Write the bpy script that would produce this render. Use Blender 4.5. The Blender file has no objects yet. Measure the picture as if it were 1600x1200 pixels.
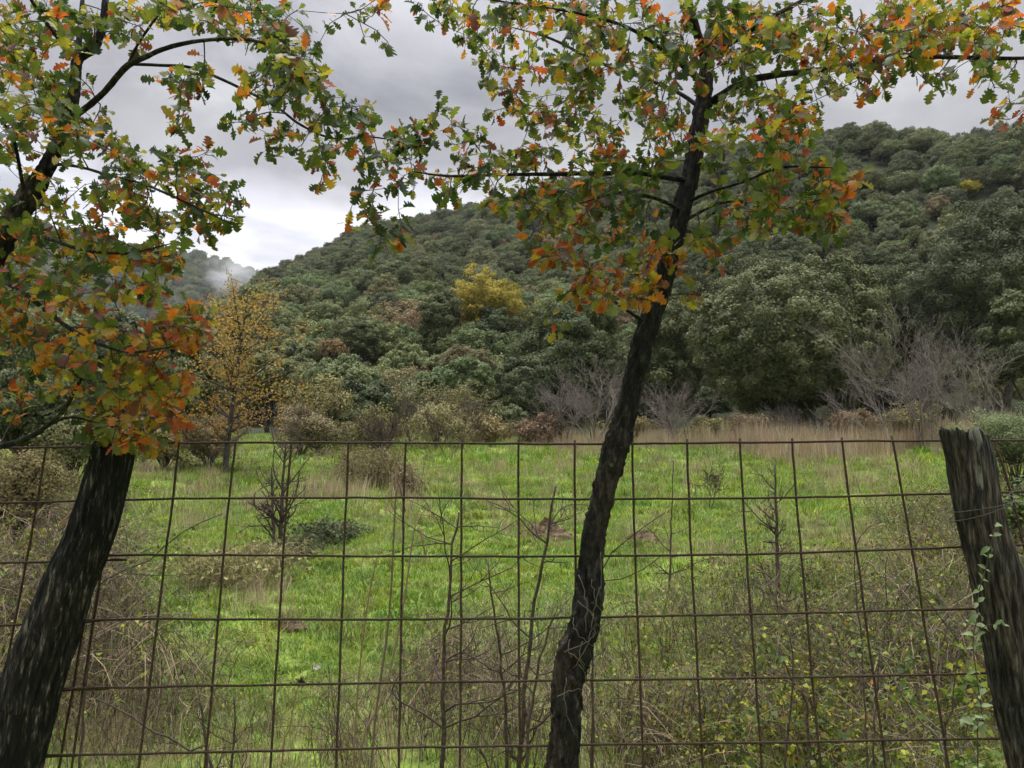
import bpy, math, random
import numpy as np
from mathutils import Vector, Matrix, noise as mnoise

scene = bpy.context.scene
COL = scene.collection
R = math.radians

# ------------------------------------------------------------------ camera
EYE = 1.55
PITCH = R(8.0)
FPX = 1200.0                       # focal length in pixels of the 1600 px photo
cd = bpy.data.cameras.new("camera")
cd.sensor_width = 36.0
cd.lens = 36.0 * FPX / 1600.0
cd.clip_start = 0.05
cd.clip_end = 6000.0
cam = bpy.data.objects.new("camera", cd)
cam.location = (0, 0, EYE)
cam.rotation_euler = (R(90) + PITCH, 0, 0)
COL.objects.link(cam)
scene.camera = cam

# ------------------------------------------------------------------ view, world, sun
vs = scene.view_settings
scene.display_settings.display_device = 'sRGB'
vs.view_transform = 'Standard'
vs.look = 'None'
vs.exposure = 0.5
vs.gamma = 1.0
vs.use_curve_mapping = False
scene.cycles.max_bounces = 6
scene.cycles.diffuse_bounces = 3
scene.cycles.glossy_bounces = 2
scene.cycles.transmission_bounces = 4
scene.cycles.volume_bounces = 1
scene.cycles.transparent_max_bounces = 8
scene.cycles.use_denoising = True
scene.cycles.denoising_prefilter = 'ACCURATE'

SUN_EL, SUN_AZ = R(66), R(-25)     # ahead of the camera, a little to the left, behind cloud
world = bpy.data.worlds.new("World")
scene.world = world
world.use_nodes = True


def N(nt, typ, **kw):
    n = nt.nodes.new(typ)
    for k, v in kw.items():
        setattr(n, k, v)
    return n


def ramp(nt, stops, interp='LINEAR'):
    n = nt.nodes.new('ShaderNodeValToRGB')
    cr = n.color_ramp
    cr.interpolation = interp
    while len(cr.elements) < len(stops):
        cr.elements.new(0.5)
    for e, (p, c) in zip(cr.elements, stops):
        e.position = p
        if not hasattr(c, '__len__'):
            c = (c, c, c)
        e.color = (c[0], c[1], c[2], 1)
    return n


def mathn(nt, op, a, b=None, c=None):
    n = nt.nodes.new('ShaderNodeMath')
    n.operation = op
    for i, v in enumerate((a, b, c)):
        if v is None:
            continue
        if hasattr(v, 'links'):
            nt.links.new(v, n.inputs[i])
        else:
            n.inputs[i].default_value = v
    return n.outputs[0]


def mixrgb(nt, fac, a, b, blend='MIX'):
    n = nt.nodes.new('ShaderNodeMix')
    n.data_type = 'RGBA'
    n.blend_type = blend
    n.clamp_factor = True
    for sock, v in ((n.inputs[0], fac), (n.inputs[6], a), (n.inputs[7], b)):
        if hasattr(v, 'links'):
            nt.links.new(v, sock)
        elif hasattr(v, '__len__'):
            sock.default_value = (v[0], v[1], v[2], 1)
        else:
            sock.default_value = v if sock.type == 'VALUE' else (v, v, v, 1)
    return n.outputs[2]


def build_world():
    nt = world.node_tree
    nt.nodes.clear()
    out = N(nt, 'ShaderNodeOutputWorld')
    bg = N(nt, 'ShaderNodeBackground')
    bg.inputs[1].default_value = 0.1
    sky = N(nt, 'ShaderNodeTexSky', sky_type='NISHITA')
    sky.sun_disc = False
    sky.sun_elevation = SUN_EL
    sky.sun_rotation = SUN_AZ
    tc = N(nt, 'ShaderNodeTexCoord')
    sep = N(nt, 'ShaderNodeSeparateXYZ')
    nt.links.new(tc.outputs['Generated'], sep.inputs[0])
    z = mathn(nt, 'MAXIMUM', sep.outputs[2], 0.0)
    den = mathn(nt, 'ADD', z, 0.16)
    cx = mathn(nt, 'DIVIDE', sep.outputs[0], den)
    cy = mathn(nt, 'DIVIDE', sep.outputs[1], den)
    cmb = N(nt, 'ShaderNodeCombineXYZ')
    nt.links.new(cx, cmb.inputs[0])
    nt.links.new(cy, cmb.inputs[1])
    n1 = N(nt, 'ShaderNodeTexNoise')
    n1.inputs['Scale'].default_value = 1.7
    n1.inputs['Detail'].default_value = 7
    n1.inputs['Roughness'].default_value = 0.52
    n1.inputs['Distortion'].default_value = 0.35
    nt.links.new(cmb.outputs[0], n1.inputs['Vector'])
    n2 = N(nt, 'ShaderNodeTexNoise')
    n2.inputs['Scale'].default_value = 0.9
    n2.inputs['Detail'].default_value = 3
    nt.links.new(cmb.outputs[0], n2.inputs['Vector'])
    nsum = mathn(nt, 'ADD', mathn(nt, 'MULTIPLY', n1.outputs[0], 0.6), mathn(nt, 'MULTIPLY', n2.outputs[0], 0.4))
    # the cloud deck seen along its height: pale break low down, grey belly, bright overhead
    zj = mathn(nt, 'ADD', z, mathn(nt, 'MULTIPLY', mathn(nt, 'SUBTRACT', n1.outputs[0], 0.5), 0.30))
    prof = ramp(nt, [(0.0, 5.0 / 60), (0.25, 6.0 / 60), (0.345, 8.0 / 60), (0.395, 3.6 / 60), (0.445, 3.2 / 60),
                     (0.52, 4.4 / 60), (0.60, 4.8 / 60), (0.74, 13.0 / 60), (0.88, 36.0 / 60), (1.0, 1.0)])
    nt.links.new(zj, prof.inputs[0])
    tone = ramp(nt, [(0.40, 0.66), (0.46, 0.88), (0.52, 1.08), (0.59, 1.38)])
    nt.links.new(nsum, tone.inputs[0])
    lum = mathn(nt, 'MULTIPLY', mathn(nt, 'MULTIPLY', prof.outputs[0], 60.0), tone.outputs[0])
    tint = ramp(nt, [(0.42, (0.92, 0.96, 1.07)), (0.50, (0.965, 0.96, 1.045)), (0.60, (0.985, 0.99, 1.03))])
    nt.links.new(nsum, tint.inputs[0])
    cloud = mixrgb(nt, 1.0, tint.outputs[0], lum, 'MULTIPLY')
    cov = ramp(nt, [(0.30, 0.90), (0.42, 0.99)])
    nt.links.new(nsum, cov.inputs[0])
    col = mixrgb(nt, cov.outputs[0], sky.outputs[0], cloud)
    nt.links.new(col, bg.inputs[0])
    nt.links.new(bg.outputs[0], out.inputs[0])


build_world()
sl = bpy.data.lights.new("sun", 'SUN')
sl.energy = 1.5
sl.angle = R(20)
sl.color = (1.0, 0.96, 0.9)
sun = bpy.data.objects.new("sun", sl)
sd = Vector((math.sin(SUN_AZ) * math.cos(SUN_EL), math.cos(SUN_AZ) * math.cos(SUN_EL), math.sin(SUN_EL)))
sun.rotation_euler = sd.to_track_quat('Z', 'Y').to_euler()
COL.objects.link(sun)

# ------------------------------------------------------------------ pixel rays and terrain
CP, SP = math.cos(PITCH), math.sin(PITCH)


def ray(px, py):
    a = (px - 800.0) / FPX
    b = (600.0 - py) / FPX
    dy = CP - b * SP
    dz = SP + b * CP
    return a / dy, dz / dy


def P(px, py, Y):
    u, t = ray(px, py)
    return np.array((u * Y, Y, EYE + t * Y))


def project(x, y, z):
    z = z - EYE
    d = y * CP + z * SP
    return 800 + FPX * x / d, 600 - FPX * (-y * SP + z * CP) / d


def table(rows):
    us, ts, ds = [], [], []
    for px, py, dist in rows:
        u, t = ray(px, py)
        us.append(u); ts.append(t); ds.append(dist)
    return np.array(us), np.array(ts), np.array(ds)


RIDGE = table([(-900, 640, 330), (-400, 630, 330), (100, 620, 340), (250, 590, 350), (300, 545, 360), (350, 490, 370),
               (400, 443, 370), (450, 414, 360), (520, 379, 345), (560, 358, 335), (620, 346, 325), (700, 334, 310),
               (760, 322, 300), (900, 300, 285), (1000, 284, 275), (1130, 268, 265), (1260, 252, 255), (1330, 234, 250),
               (1440, 212, 245), (1500, 222, 245), (1600, 208, 245), (1800, 190, 245), (2500, 180, 245)])
FARR = table([(-900, 300, 850), (-400, 320, 850), (0, 345, 850), (150, 372, 850), (230, 392, 850), (320, 402, 850), (370, 418, 850),
              (420, 438, 850), (600, 480, 850), (1000, 500, 850), (2500, 500, 850)])
rsA = np.random.RandomState(5)
_wav = [(rsA.uniform(0.6, 1.4) * f, rsA.uniform(0, 6.28), rsA.uniform(0, 6.28), a)
        for f, a in ((0.35, 0.05), (0.8, 0.04), (1.7, 0.025), (3.1, 0.014), (0.35, 0.05), (0.9, 0.04), (2.2, 0.02))]


def bumps(x, y):
    r = 0
    for f, th, ph, a in _wav:
        r = r + a * np.sin(f * (x * np.cos(th) + y * np.sin(th)) + ph)
    return r + 0.06 * np.sin(2.7 * x + 1.3 * np.sin(1.1 * y)) * np.sin(2.1 * y + 1.7 * np.sin(0.9 * x + 2))


def gully(x, y):
    return (np.sin(x * 0.047 + y * 0.021 + 1.0) * 4.0 + np.sin(x * 0.083 - y * 0.034 + 2.2) * 2.2
            + np.sin(x * 0.021 + y * 0.011 + 4.0) * 5.0)


def height(x, y):
    x = np.asarray(x, float); y = np.asarray(y, float)
    yc = np.maximum(y, 1.0)
    u = x / yc
    Y0 = 58.0
    m = 0.113 * np.clip(y - 2.0, 0, Y0 - 2)
    m = m + bumps(x, y) * np.clip((y - 1) / 4, 0, 1)
    m = m + 0.02 * np.clip(np.abs(x) - 12, 0, 60) * np.clip((y - 10) / 20, 0, 1)
    t = np.interp(u, RIDGE[0], RIDGE[1]); yr = np.interp(u, RIDGE[0], RIDGE[2])
    H = EYE + t * yr - 4.0
    k = np.clip((y - Y0) / (yr - Y0), 0, 1)
    hill = (H - m) * (0.9 * k + 0.1 * (1 - (1 - k) ** 2)) + gully(x, y) * np.sin(np.pi * k) * 1.05 * np.clip((t - 0.1) / 0.1, 0, 1)
    hill = np.where(y > Y0, hill, 0)
    z = m + hill
    z = np.where(y > yr, H - 0.33 * (y - yr), z)
    z = np.maximum(z, np.where(y > yr, 22.0, -50))
    t2 = np.interp(u, FARR[0], FARR[1]); yr2 = np.interp(u, FARR[0], FARR[2])
    H2 = EYE + t2 * yr2 - 4.0
    k2 = np.clip((y - 480) / (yr2 - 480), 0, 1)
    z2 = 22 + (H2 - 22) * (0.85 * k2 + 0.15 * (1 - (1 - k2) ** 2)) + gully(x * .5, y * .5) * 3 * np.sin(np.pi * k2)
    z2 = np.where(y > yr2, H2 - 0.2 * (y - yr2), z2)
    return np.where(y > 480, np.maximum(z, z2), z)


def hz(x, y):
    return float(height(x, y))


def ground_hit(px, py, y0=2.5, y1=120):
    u, t = ray(px, py)
    ys = np.linspace(y0, y1, 2400)
    d = EYE + t * ys - height(u * ys, ys)
    i = np.argmax(d < 0) if (d < 0).any() else len(ys) - 1
    return np.array((u * ys[i], ys[i], float(height(u * ys[i], ys[i]))))


# ------------------------------------------------------------------ mesh helpers
class MB:
    """collects vertices, quads and triangles with a face tint and material slot"""
    def __init__(self):
        self.v, self.q, self.t = [], [], []
        self.qt, self.tt, self.qm, self.tm = [], [], [], []
        self.n = 0

    def add(self, v, q=None, t=None, tint=0.5, mat=0):
        v = np.asarray(v, float).reshape(-1, 3)
        if q is not None and len(q):
            q = np.asarray(q, int).reshape(-1, 4)
            self.q.append(q + self.n)
            self.qt.append(np.broadcast_to(np.asarray(tint, float), (len(q),)))
            self.qm.append(np.full(len(q), mat))
        if t is not None and len(t):
            t = np.asarray(t, int).reshape(-1, 3)
            self.t.append(t + self.n)
            self.tt.append(np.broadcast_to(np.asarray(tint, float), (len(t),)))
            self.tm.append(np.full(len(t), mat))
        self.v.append(v)
        self.n += len(v)

    def mesh(self, name, mats, smooth=True):
        v = np.concatenate(self.v) if self.v else np.zeros((0, 3))
        q = np.concatenate(self.q) if self.q else np.zeros((0, 4), int)
        t = np.concatenate(self.t) if self.t else np.zeros((0, 3), int)
        me = bpy.data.meshes.new(name)
        me.vertices.add(len(v))
        me.vertices.foreach_set('co', v.astype(np.float32).ravel())
        nl = len(q) * 4 + len(t) * 3
        me.loops.add(nl)
        me.loops.foreach_set('vertex_index', np.concatenate((q.ravel(), t.ravel())).astype(np.int32))
        me.polygons.add(len(q) + len(t))
        ls = np.concatenate((np.arange(len(q)) * 4, len(q) * 4 + np.arange(len(t)) * 3)).astype(np.int32)
        me.polygons.foreach_set('loop_start', ls)
        mi = np.concatenate(self.qm + self.tm) if (self.qm or self.tm) else np.zeros(0)
        me.polygons.foreach_set('material_index', mi.astype(np.int32))
        me.polygons.foreach_set('use_smooth', np.full(len(q) + len(t), smooth, dtype=bool))
        ti = np.concatenate(self.qt + self.tt) if (self.qt or self.tt) else np.zeros(0)
        a = me.attributes.new('tint', 'FLOAT', 'FACE')
        a.data.foreach_set('value', ti.astype(np.float32))
        if not isinstance(mats, (list, tuple)):
            mats = [mats]
        for m in mats:
            me.materials.append(m)
        me.update(calc_edges=True)
        me.validate()
        return me


def put(name, me, parent=None, loc=None, label=None, cat=None, group=None, kind=None):
    o = bpy.data.objects.new(name, me)
    COL.objects.link(o)
    if parent is not None:
        o.parent = parent
    if loc is not None:
        o.location = loc
    tag(o, label, cat, group, kind)
    return o


def tag(o, label=None, cat=None, group=None, kind=None):
    if label: o['label'] = label
    if cat: o['category'] = cat
    if group: o['group'] = group
    if kind: o['kind'] = kind
    return o


def empty(name, loc, label, cat, group=None):
    o = bpy.data.objects.new(name, None)
    o.empty_display_size = 0.1
    o.location = loc
    COL.objects.link(o)
    return tag(o, label, cat, group)


def frames(p):
    p = np.asarray(p, float)
    t = np.gradient(p, axis=0)
    t /= np.maximum(np.linalg.norm(t, axis=1, keepdims=True), 1e-9)
    ref = np.array((0.0, 1.0, 0.0)) if abs(t[0][1]) < 0.9 else np.array((1.0, 0.0, 0.0))
    n = np.zeros_like(p)
    a = ref - t[0] * ref.dot(t[0])
    n[0] = a / np.linalg.norm(a)
    for i in range(1, len(p)):
        a = n[i - 1] - t[i] * n[i - 1].dot(t[i])
        l = np.linalg.norm(a)
        n[i] = a / l if l > 1e-9 else n[i - 1]
    b = np.cross(t, n)
    return p, t, n, b


def tube(mb, p, r, k=4, tint=0.5, mat=0, cap=True):
    p, t, n, b = frames(p)
    m = len(p)
    r = np.broadcast_to(np.asarray(r, float), (m,))
    an = np.arange(k) * 2 * np.pi / k
    ring = (np.cos(an)[None, :, None] * n[:, None, :] + np.sin(an)[None, :, None] * b[:, None, :]) * r[:, None, None] + p[:, None, :]
    i = np.arange(m - 1)[:, None] * k + np.arange(k)[None, :]
    j = np.arange(m - 1)[:, None] * k + (np.arange(k)[None, :] + 1) % k
    q = np.stack((i, j, j + k, i + k), -1).reshape(-1, 4)
    v = ring.reshape(-1, 3)
    tr = None
    if cap:
        v = np.concatenate((v, p[:1], p[-1:]))
        a0 = np.arange(k)
        tr = np.concatenate((np.stack((np.full(k, m * k), (a0 + 1) % k, a0), -1),
                             np.stack((np.full(k, m * k + 1), (m - 1) * k + a0, (m - 1) * k + (a0 + 1) % k), -1)))
    mb.add(v, q, tr, tint, mat)


def smooth_line(pts, n):
    """Catmull-Rom through rows of any width"""
    pts = np.asarray(pts, float)
    ext = np.vstack((2 * pts[0] - pts[1], pts, 2 * pts[-1] - pts[-2]))
    d = np.linalg.norm(np.diff(pts[:, :3], axis=0), axis=1)
    s = np.concatenate(([0], np.cumsum(d)))
    out = []
    for q in np.linspace(0, s[-1], n):
        i = min(np.searchsorted(s, q, side='right') - 1, len(pts) - 2)
        f = (q - s[i]) / max(d[i], 1e-9)
        p0, p1, p2, p3 = ext[i], ext[i + 1], ext[i + 2], ext[i + 3]
        out.append(0.5 * ((2 * p1) + (-p0 + p2) * f + (2 * p0 - 5 * p1 + 4 * p2 - p3) * f ** 2 + (-p0 + 3 * p1 - 3 * p2 + p3) * f ** 3))
    return np.array(out)


def unit(v):
    v = np.asarray(v, float)
    return v / max(np.linalg.norm(v), 1e-9)


def rand_dirs(rs, n):
    v = rs.normal(size=(n, 3))
    return v / np.linalg.norm(v, axis=1, keepdims=True)


def cards(mb, c, nrm, ln, wd, rs, tint, mat=0):
    """many small leaf-shaped diamonds"""
    n = len(c)
    ax = np.cross(nrm, rand_dirs(rs, n))
    ax /= np.maximum(np.linalg.norm(ax, axis=1, keepdims=True), 1e-6)
    bx = np.cross(nrm, ax)
    ln = np.broadcast_to(ln, (n,))[:, None]; wd = np.broadcast_to(wd, (n,))[:, None]
    bend = nrm * ln * 0.18
    v = np.stack((c - ax * ln * .5 - bend, c + bx * wd * .5, c + ax * ln * .5 - bend, c - bx * wd * .5), 1).reshape(-1, 3)
    q = np.arange(n * 4).reshape(n, 4)
    mb.add(v, q, None, tint, mat)


# ------------------------------------------------------------------ materials
def base_mat(name):
    m = bpy.data.materials.new(name)
    m.use_nodes = True
    nt = m.node_tree
    nt.nodes.clear()
    out = N(nt, 'ShaderNodeOutputMaterial')
    pb = N(nt, 'ShaderNodeBsdfPrincipled')
    return m, nt, out, pb


def foliage(name, stops, trans=0.25, rough=0.6, rnd=0.3, spec=0.25, patch=0.0, noise_scale=0.0):
    """leaf tints run along the stops; whole plants differ a little in brightness and hue"""
    m, nt, out, pb = base_mat(name)
    at = N(nt, 'ShaderNodeAttribute', attribute_name='tint')
    oi = N(nt, 'ShaderNodeObjectInfo')
    fac = at.outputs['Fac']
    if noise_scale:
        geo = N(nt, 'ShaderNodeNewGeometry')
        nz = N(nt, 'ShaderNodeTexNoise')
        nz.inputs['Scale'].default_value = noise_scale
        nz.inputs['Detail'].default_value = 3
        nt.links.new(geo.outputs['Position'], nz.inputs['Vector'])
        fac = mathn(nt, 'ADD', fac, mathn(nt, 'MULTIPLY', mathn(nt, 'SUBTRACT', nz.outputs[0], 0.5), patch))
    rp = ramp(nt, stops)
    nt.links.new(fac, rp.inputs[0])
    hsv = N(nt, 'ShaderNodeHueSaturation')
    nt.links.new(rp.outputs[0], hsv.inputs['Color'])
    nt.links.new(mathn(nt, 'MULTIPLY_ADD', oi.outputs['Random'], rnd * 2, 1 - rnd), hsv.inputs['Value'])
    r2 = mathn(nt, 'FRACT', mathn(nt, 'MULTIPLY', oi.outputs['Random'], 17.3))
    nt.links.new(mathn(nt, 'MULTIPLY_ADD', r2, 0.05, 0.475), hsv.inputs['Hue'])
    r3 = mathn(nt, 'FRACT', mathn(nt, 'MULTIPLY', oi.outputs['Random'], 41.7))
    nt.links.new(mathn(nt, 'MULTIPLY_ADD', r3, rnd, 1 - rnd * .5), hsv.inputs['Saturation'])
    nt.links.new(hsv.outputs[0], pb.inputs['Base Color'])
    pb.inputs['Roughness'].default_value = rough
    pb.inputs['Specular IOR Level'].default_value = spec
    tr = N(nt, 'ShaderNodeBsdfTranslucent')
    nt.links.new(hsv.outputs[0], tr.inputs[0])
    mx = N(nt, 'ShaderNodeMixShader')
    mx.inputs[0].default_value = trans
    nt.links.new(pb.outputs[0], mx.inputs[1])
    nt.links.new(tr.outputs[0], mx.inputs[2])
    nt.links.new(mx.outputs[0], out.inputs[0])
    return m


def bark(name, stops, scale=(30, 30, 6), bump=0.6, rough=0.9, spots=None, dist=0.01, patch=None):
    m, nt, out, pb = base_mat(name)
    tc = N(nt, 'ShaderNodeTexCoord')
    mp = N(nt, 'ShaderNodeMapping')
    mp.inputs['Scale'].default_value = scale
    nt.links.new(tc.outputs['Object'], mp.inputs[0])
    nz = N(nt, 'ShaderNodeTexNoise')
    nz.inputs['Scale'].default_value = 1.0
    nz.inputs['Detail'].default_value = 8
    nz.inputs['Roughness'].default_value = 0.65
    nt.links.new(mp.outputs[0], nz.inputs['Vector'])
    rp = ramp(nt, stops)
    nt.links.new(nz.outputs[0], rp.inputs[0])
    col = rp.outputs[0]
    if patch:
        n0 = N(nt, 'ShaderNodeTexNoise'); n0.inputs['Scale'].default_value = patch[0]; n0.inputs['Detail'].default_value = 4
        nt.links.new(tc.outputs['Object'], n0.inputs['Vector'])
        r0 = ramp(nt, [(0.46, 0.0), (0.58, 1.0)]); nt.links.new(n0.outputs[0], r0.inputs[0])
        col = mixrgb(nt, r0.outputs[0], col, mixrgb(nt, 1.0, col, patch[1], 'MULTIPLY'))
    if spots:
        n2 = N(nt, 'ShaderNodeTexNoise')
        n2.inputs['Scale'].default_value = spots[0]
        n2.inputs['Detail'].default_value = 5
        m2 = N(nt, 'ShaderNodeMapping'); m2.inputs['Scale'].default_value = (1, 1, max(0.12, scale[2] / scale[0] * 2.5))
        nt.links.new(tc.outputs['Object'], m2.inputs[0])
        nt.links.new(m2.outputs[0], n2.inputs['Vector'])
        r2 = ramp(nt, [(spots[1], 0.0), (spots[1] + 0.06, 1.0)])
        nt.links.new(n2.outputs[0], r2.inputs[0])
        col = mixrgb(nt, r2.outputs[0], col, spots[2])
    nt.links.new(col, pb.inputs['Base Color'])
    pb.inputs['Roughness'].default_value = rough
    pb.inputs['Specular IOR Level'].default_value = 0.2
    bp = N(nt, 'ShaderNodeBump')
    bp.inputs['Strength'].default_value = bump
    bp.inputs['Distance'].default_value = dist
    nt.links.new(nz.outputs[0], bp.inputs['Height'])
    nt.links.new(bp.outputs[0], pb.inputs['Normal'])
    nt.links.new(pb.outputs[0], out.inputs[0])
    return m


def ground_material():
    m, nt, out, pb = base_mat('meadow_ground')
    geo = N(nt, 'ShaderNodeNewGeometry')
    n1 = N(nt, 'ShaderNodeTexNoise'); n1.inputs['Scale'].default_value = 0.55; n1.inputs['Detail'].default_value = 6
    n2 = N(nt, 'ShaderNodeTexNoise'); n2.inputs['Scale'].default_value = 9.0; n2.inputs['Detail'].default_value = 6
    n2.inputs['Roughness'].default_value = 0.7
    for n in (n1, n2):
        nt.links.new(geo.outputs['Position'], n.inputs['Vector'])
    g = ramp(nt, [(0.30, (0.06, 0.085, 0.02)), (0.48, (0.14, 0.21, 0.034)), (0.62, (0.21, 0.28, 0.05)), (0.75, (0.24, 0.21, 0.10))])
    nt.links.new(n2.outputs[0], g.inputs[0])
    s = ramp(nt, [(0.3, (0.05, 0.035, 0.02)), (0.55, (0.13, 0.095, 0.055)), (0.75, (0.2, 0.16, 0.09))])
    nt.links.new(n2.outputs[0], s.inputs[0])
    k = ramp(nt, [(0.56, 0.0), (0.68, 0.85)])
    nt.links.new(n1.outputs[0], k.inputs[0])
    c = mixrgb(nt, k.outputs[0], g.outputs[0], s.outputs[0])
    # beyond the meadow the ground under the wood is an even dark green
    sp = N(nt, 'ShaderNodeSeparateXYZ'); nt.links.new(geo.outputs['Position'], sp.inputs[0])
    far = ramp(nt, [(0.36, 0.0), (0.46, 1.0)])
    nt.links.new(mathn(nt, 'DIVIDE', sp.outputs[1], 100.0), far.inputs[0])
    c = mixrgb(nt, far.outputs[0], c, (0.028, 0.032, 0.015))
    nt.links.new(c, pb.inputs['Base Color'])
    pb.inputs['Roughness'].default_value = 0.95
    pb.inputs['Specular IOR Level'].default_value = 0.1
    bp = N(nt, 'ShaderNodeBump'); bp.inputs['Strength'].default_value = 0.7; bp.inputs['Distance'].default_value = 0.05
    nt.links.new(n2.outputs[0], bp.inputs['Height']); nt.links.new(bp.outputs[0], pb.inputs['Normal'])
    nt.links.new(pb.outputs[0], out.inputs[0])
    return m


def oak_leaf_material():
    m, nt, out, pb = base_mat('oak_leaf')
    at = N(nt, 'ShaderNodeAttribute', attribute_name='tint')
    geo = N(nt, 'ShaderNodeNewGeometry')
    nz = N(nt, 'ShaderNodeTexNoise'); nz.inputs['Scale'].default_value = 42; nz.inputs['Detail'].default_value = 4
    nt.links.new(geo.outputs['Position'], nz.inputs['Vector'])
    f = mathn(nt, 'ADD', at.outputs['Fac'], mathn(nt, 'MULTIPLY', mathn(nt, 'SUBTRACT', nz.outputs[0], 0.5), 0.34))
    rp = ramp(nt, [(0.0, (0.028, 0.050, 0.014)), (0.22, (0.060, 0.092, 0.020)), (0.42, (0.125, 0.145, 0.024)), (0.57, (0.24, 0.21, 0.026)),
                   (0.70, (0.38, 0.15, 0.018)), (0.82, (0.30, 0.060, 0.016)), (0.91, (0.13, 0.050, 0.030)), (1.0, (0.085, 0.045, 0.034))])
    nt.links.new(f, rp.inputs[0])
    n3 = N(nt, 'ShaderNodeTexNoise'); n3.inputs['Scale'].default_value = 150; n3.inputs['Detail'].default_value = 2
    nt.links.new(geo.outputs['Position'], n3.inputs['Vector'])
    sp = ramp(nt, [(0.64, 0.0), (0.72, 0.75)])
    nt.links.new(n3.outputs[0], sp.inputs[0])
    c = mixrgb(nt, sp.outputs[0], rp.outputs[0], (0.07, 0.04, 0.02))
    nt.links.new(c, pb.inputs['Base Color'])
    pb.inputs['Roughness'].default_value = 0.5
    pb.inputs['Specular IOR Level'].default_value = 0.3
    tr = N(nt, 'ShaderNodeBsdfTranslucent')
    nt.links.new(mixrgb(nt, 1.0, c, (1.22, 1.18, 0.8), 'MULTIPLY'), tr.inputs[0])
    mx = N(nt, 'ShaderNodeMixShader'); mx.inputs[0].default_value = 0.55
    nt.links.new(pb.outputs[0], mx.inputs[1]); nt.links.new(tr.outputs[0], mx.inputs[2])
    nt.links.new(mx.outputs[0], out.inputs[0])
    return m


M = {}
M['ground'] = ground_material()
M['oak_leaf'] = oak_leaf_material()
M['oak_bark'] = bark('oak_bark', [(0.34, (0.003, 0.003, 0.003)), (0.5, (0.010, 0.009, 0.008)), (0.6, (0.025, 0.022, 0.019)), (0.74, (0.065, 0.058, 0.05))],
                     (70, 70, 22), 1.0, spots=(40, 0.64, (0.075, 0.072, 0.058)), dist=0.014, patch=(4.0, (2.3, 1.9, 1.6)))
M['twig_bark'] = bark('twig_bark', [(0.3, (0.02, 0.016, 0.013)), (0.7, (0.075, 0.06, 0.05))], (60, 60, 60), 0.4)
M['post_dark'] = bark('weathered_dark_wood', [(0.38, (0.003, 0.003, 0.003)), (0.50, (0.007, 0.0065, 0.006)), (0.58, (0.022, 0.020, 0.018)), (0.66, (0.11, 0.098, 0.09))],
                      (120, 120, 14), 1.0, spots=(45, 0.64, (0.085, 0.077, 0.07)), dist=0.016, patch=(5.0, (1.9, 1.75, 1.6)))
M['post_grey'] = bark('weathered_grey_wood', [(0.36, (0.005, 0.005, 0.004)), (0.46, (0.016, 0.0145, 0.013)), (0.55, (0.044, 0.039, 0.034)), (0.68, (0.115, 0.10, 0.088))],
                      (120, 120, 12), 1.0, spots=(30, 0.64, (0.17, 0.16, 0.14)), dist=0.016, patch=(5.0, (1.5, 1.35, 1.2)))
M['rust'] = bark('rusty_steel', [(0.3, (0.014, 0.008, 0.006)), (0.5, (0.034, 0.019, 0.012)), (0.7, (0.07, 0.042, 0.026))], (160, 160, 160), 0.5, 0.75, dist=0.002)
M['tie'] = bark('grey_tie_wire', [(0.3, (0.03, 0.027, 0.024)), (0.7, (0.08, 0.075, 0.07))], (90, 90, 90), 0.2, 0.6, dist=0.001)
M['grey_twig'] = bark('grey_bare_twig', [(0.3, (0.085, 0.068, 0.058)), (0.7, (0.22, 0.185, 0.16))], (20, 20, 20), 0.2)
M['brown_twig'] = bark('brown_bare_twig', [(0.3, (0.024, 0.017, 0.013)), (0.7, (0.095, 0.068, 0.052))], (50, 50, 50), 0.3)
M['dry_vine'] = bark('dry_vine_bark', [(0.3, (0.06, 0.048, 0.038)), (0.7, (0.15, 0.125, 0.10))], (30, 30, 30), 0.2)
M['tree_bark'] = bark('grey_brown_bark', [(0.3, (0.025, 0.021, 0.018)), (0.7, (0.10, 0.088, 0.075))], (9, 9, 3), 0.6, dist=0.05)
M['stem_straw'] = foliage('straw', [(0.0, (0.13, 0.09, 0.05)), (0.5, (0.29, 0.215, 0.13)), (1.0, (0.45, 0.37, 0.24))], 0.2, 0.8, 0.25)
M['bramble'] = foliage('bramble_stem', [(0.0, (0.030, 0.022, 0.015)), (0.5, (0.095, 0.070, 0.042)), (1.0, (0.27, 0.215, 0.13))], 0.05, 0.8, 0.25)
M['bramble_leaf'] = foliage('bramble_leaf', [(0.0, (0.045, 0.070, 0.018)), (0.5, (0.12, 0.16, 0.028)), (0.85, (0.26, 0.28, 0.04)), (1.0, (0.24, 0.14, 0.04))], 0.35, 0.6, 0.25)
M['grass'] = foliage('grass_blade', [(0.0, (0.05, 0.085, 0.016)), (0.25, (0.105, 0.17, 0.024)), (0.5, (0.160, 0.242, 0.030)), (0.8, (0.245, 0.305, 0.048)), (1.0, (0.34, 0.29, 0.12))],
                     0.35, 0.6, 0.22, patch=1.1, noise_scale=1.6)
M['evergreen'] = foliage('evergreen_leaf', [(0.0, (0.060, 0.071, 0.034)), (0.5, (0.120, 0.134, 0.062)), (1.0, (0.20, 0.212, 0.104))], 0.2, 0.75, 0.36, 0.1)
M['dark_evergreen'] = foliage('dark_evergreen_leaf', [(0.0, (0.038, 0.049, 0.023)), (0.5, (0.080, 0.096, 0.042)), (1.0, (0.145, 0.162, 0.073))], 0.2, 0.7, 0.12, 0.12)
M['dome_evergreen'] = foliage('dome_evergreen_leaf', [(0.0, (0.055, 0.068, 0.032)), (0.5, (0.118, 0.136, 0.064)), (1.0, (0.205, 0.225, 0.11))], 0.15, 0.75, 0.02, 0.1)
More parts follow.
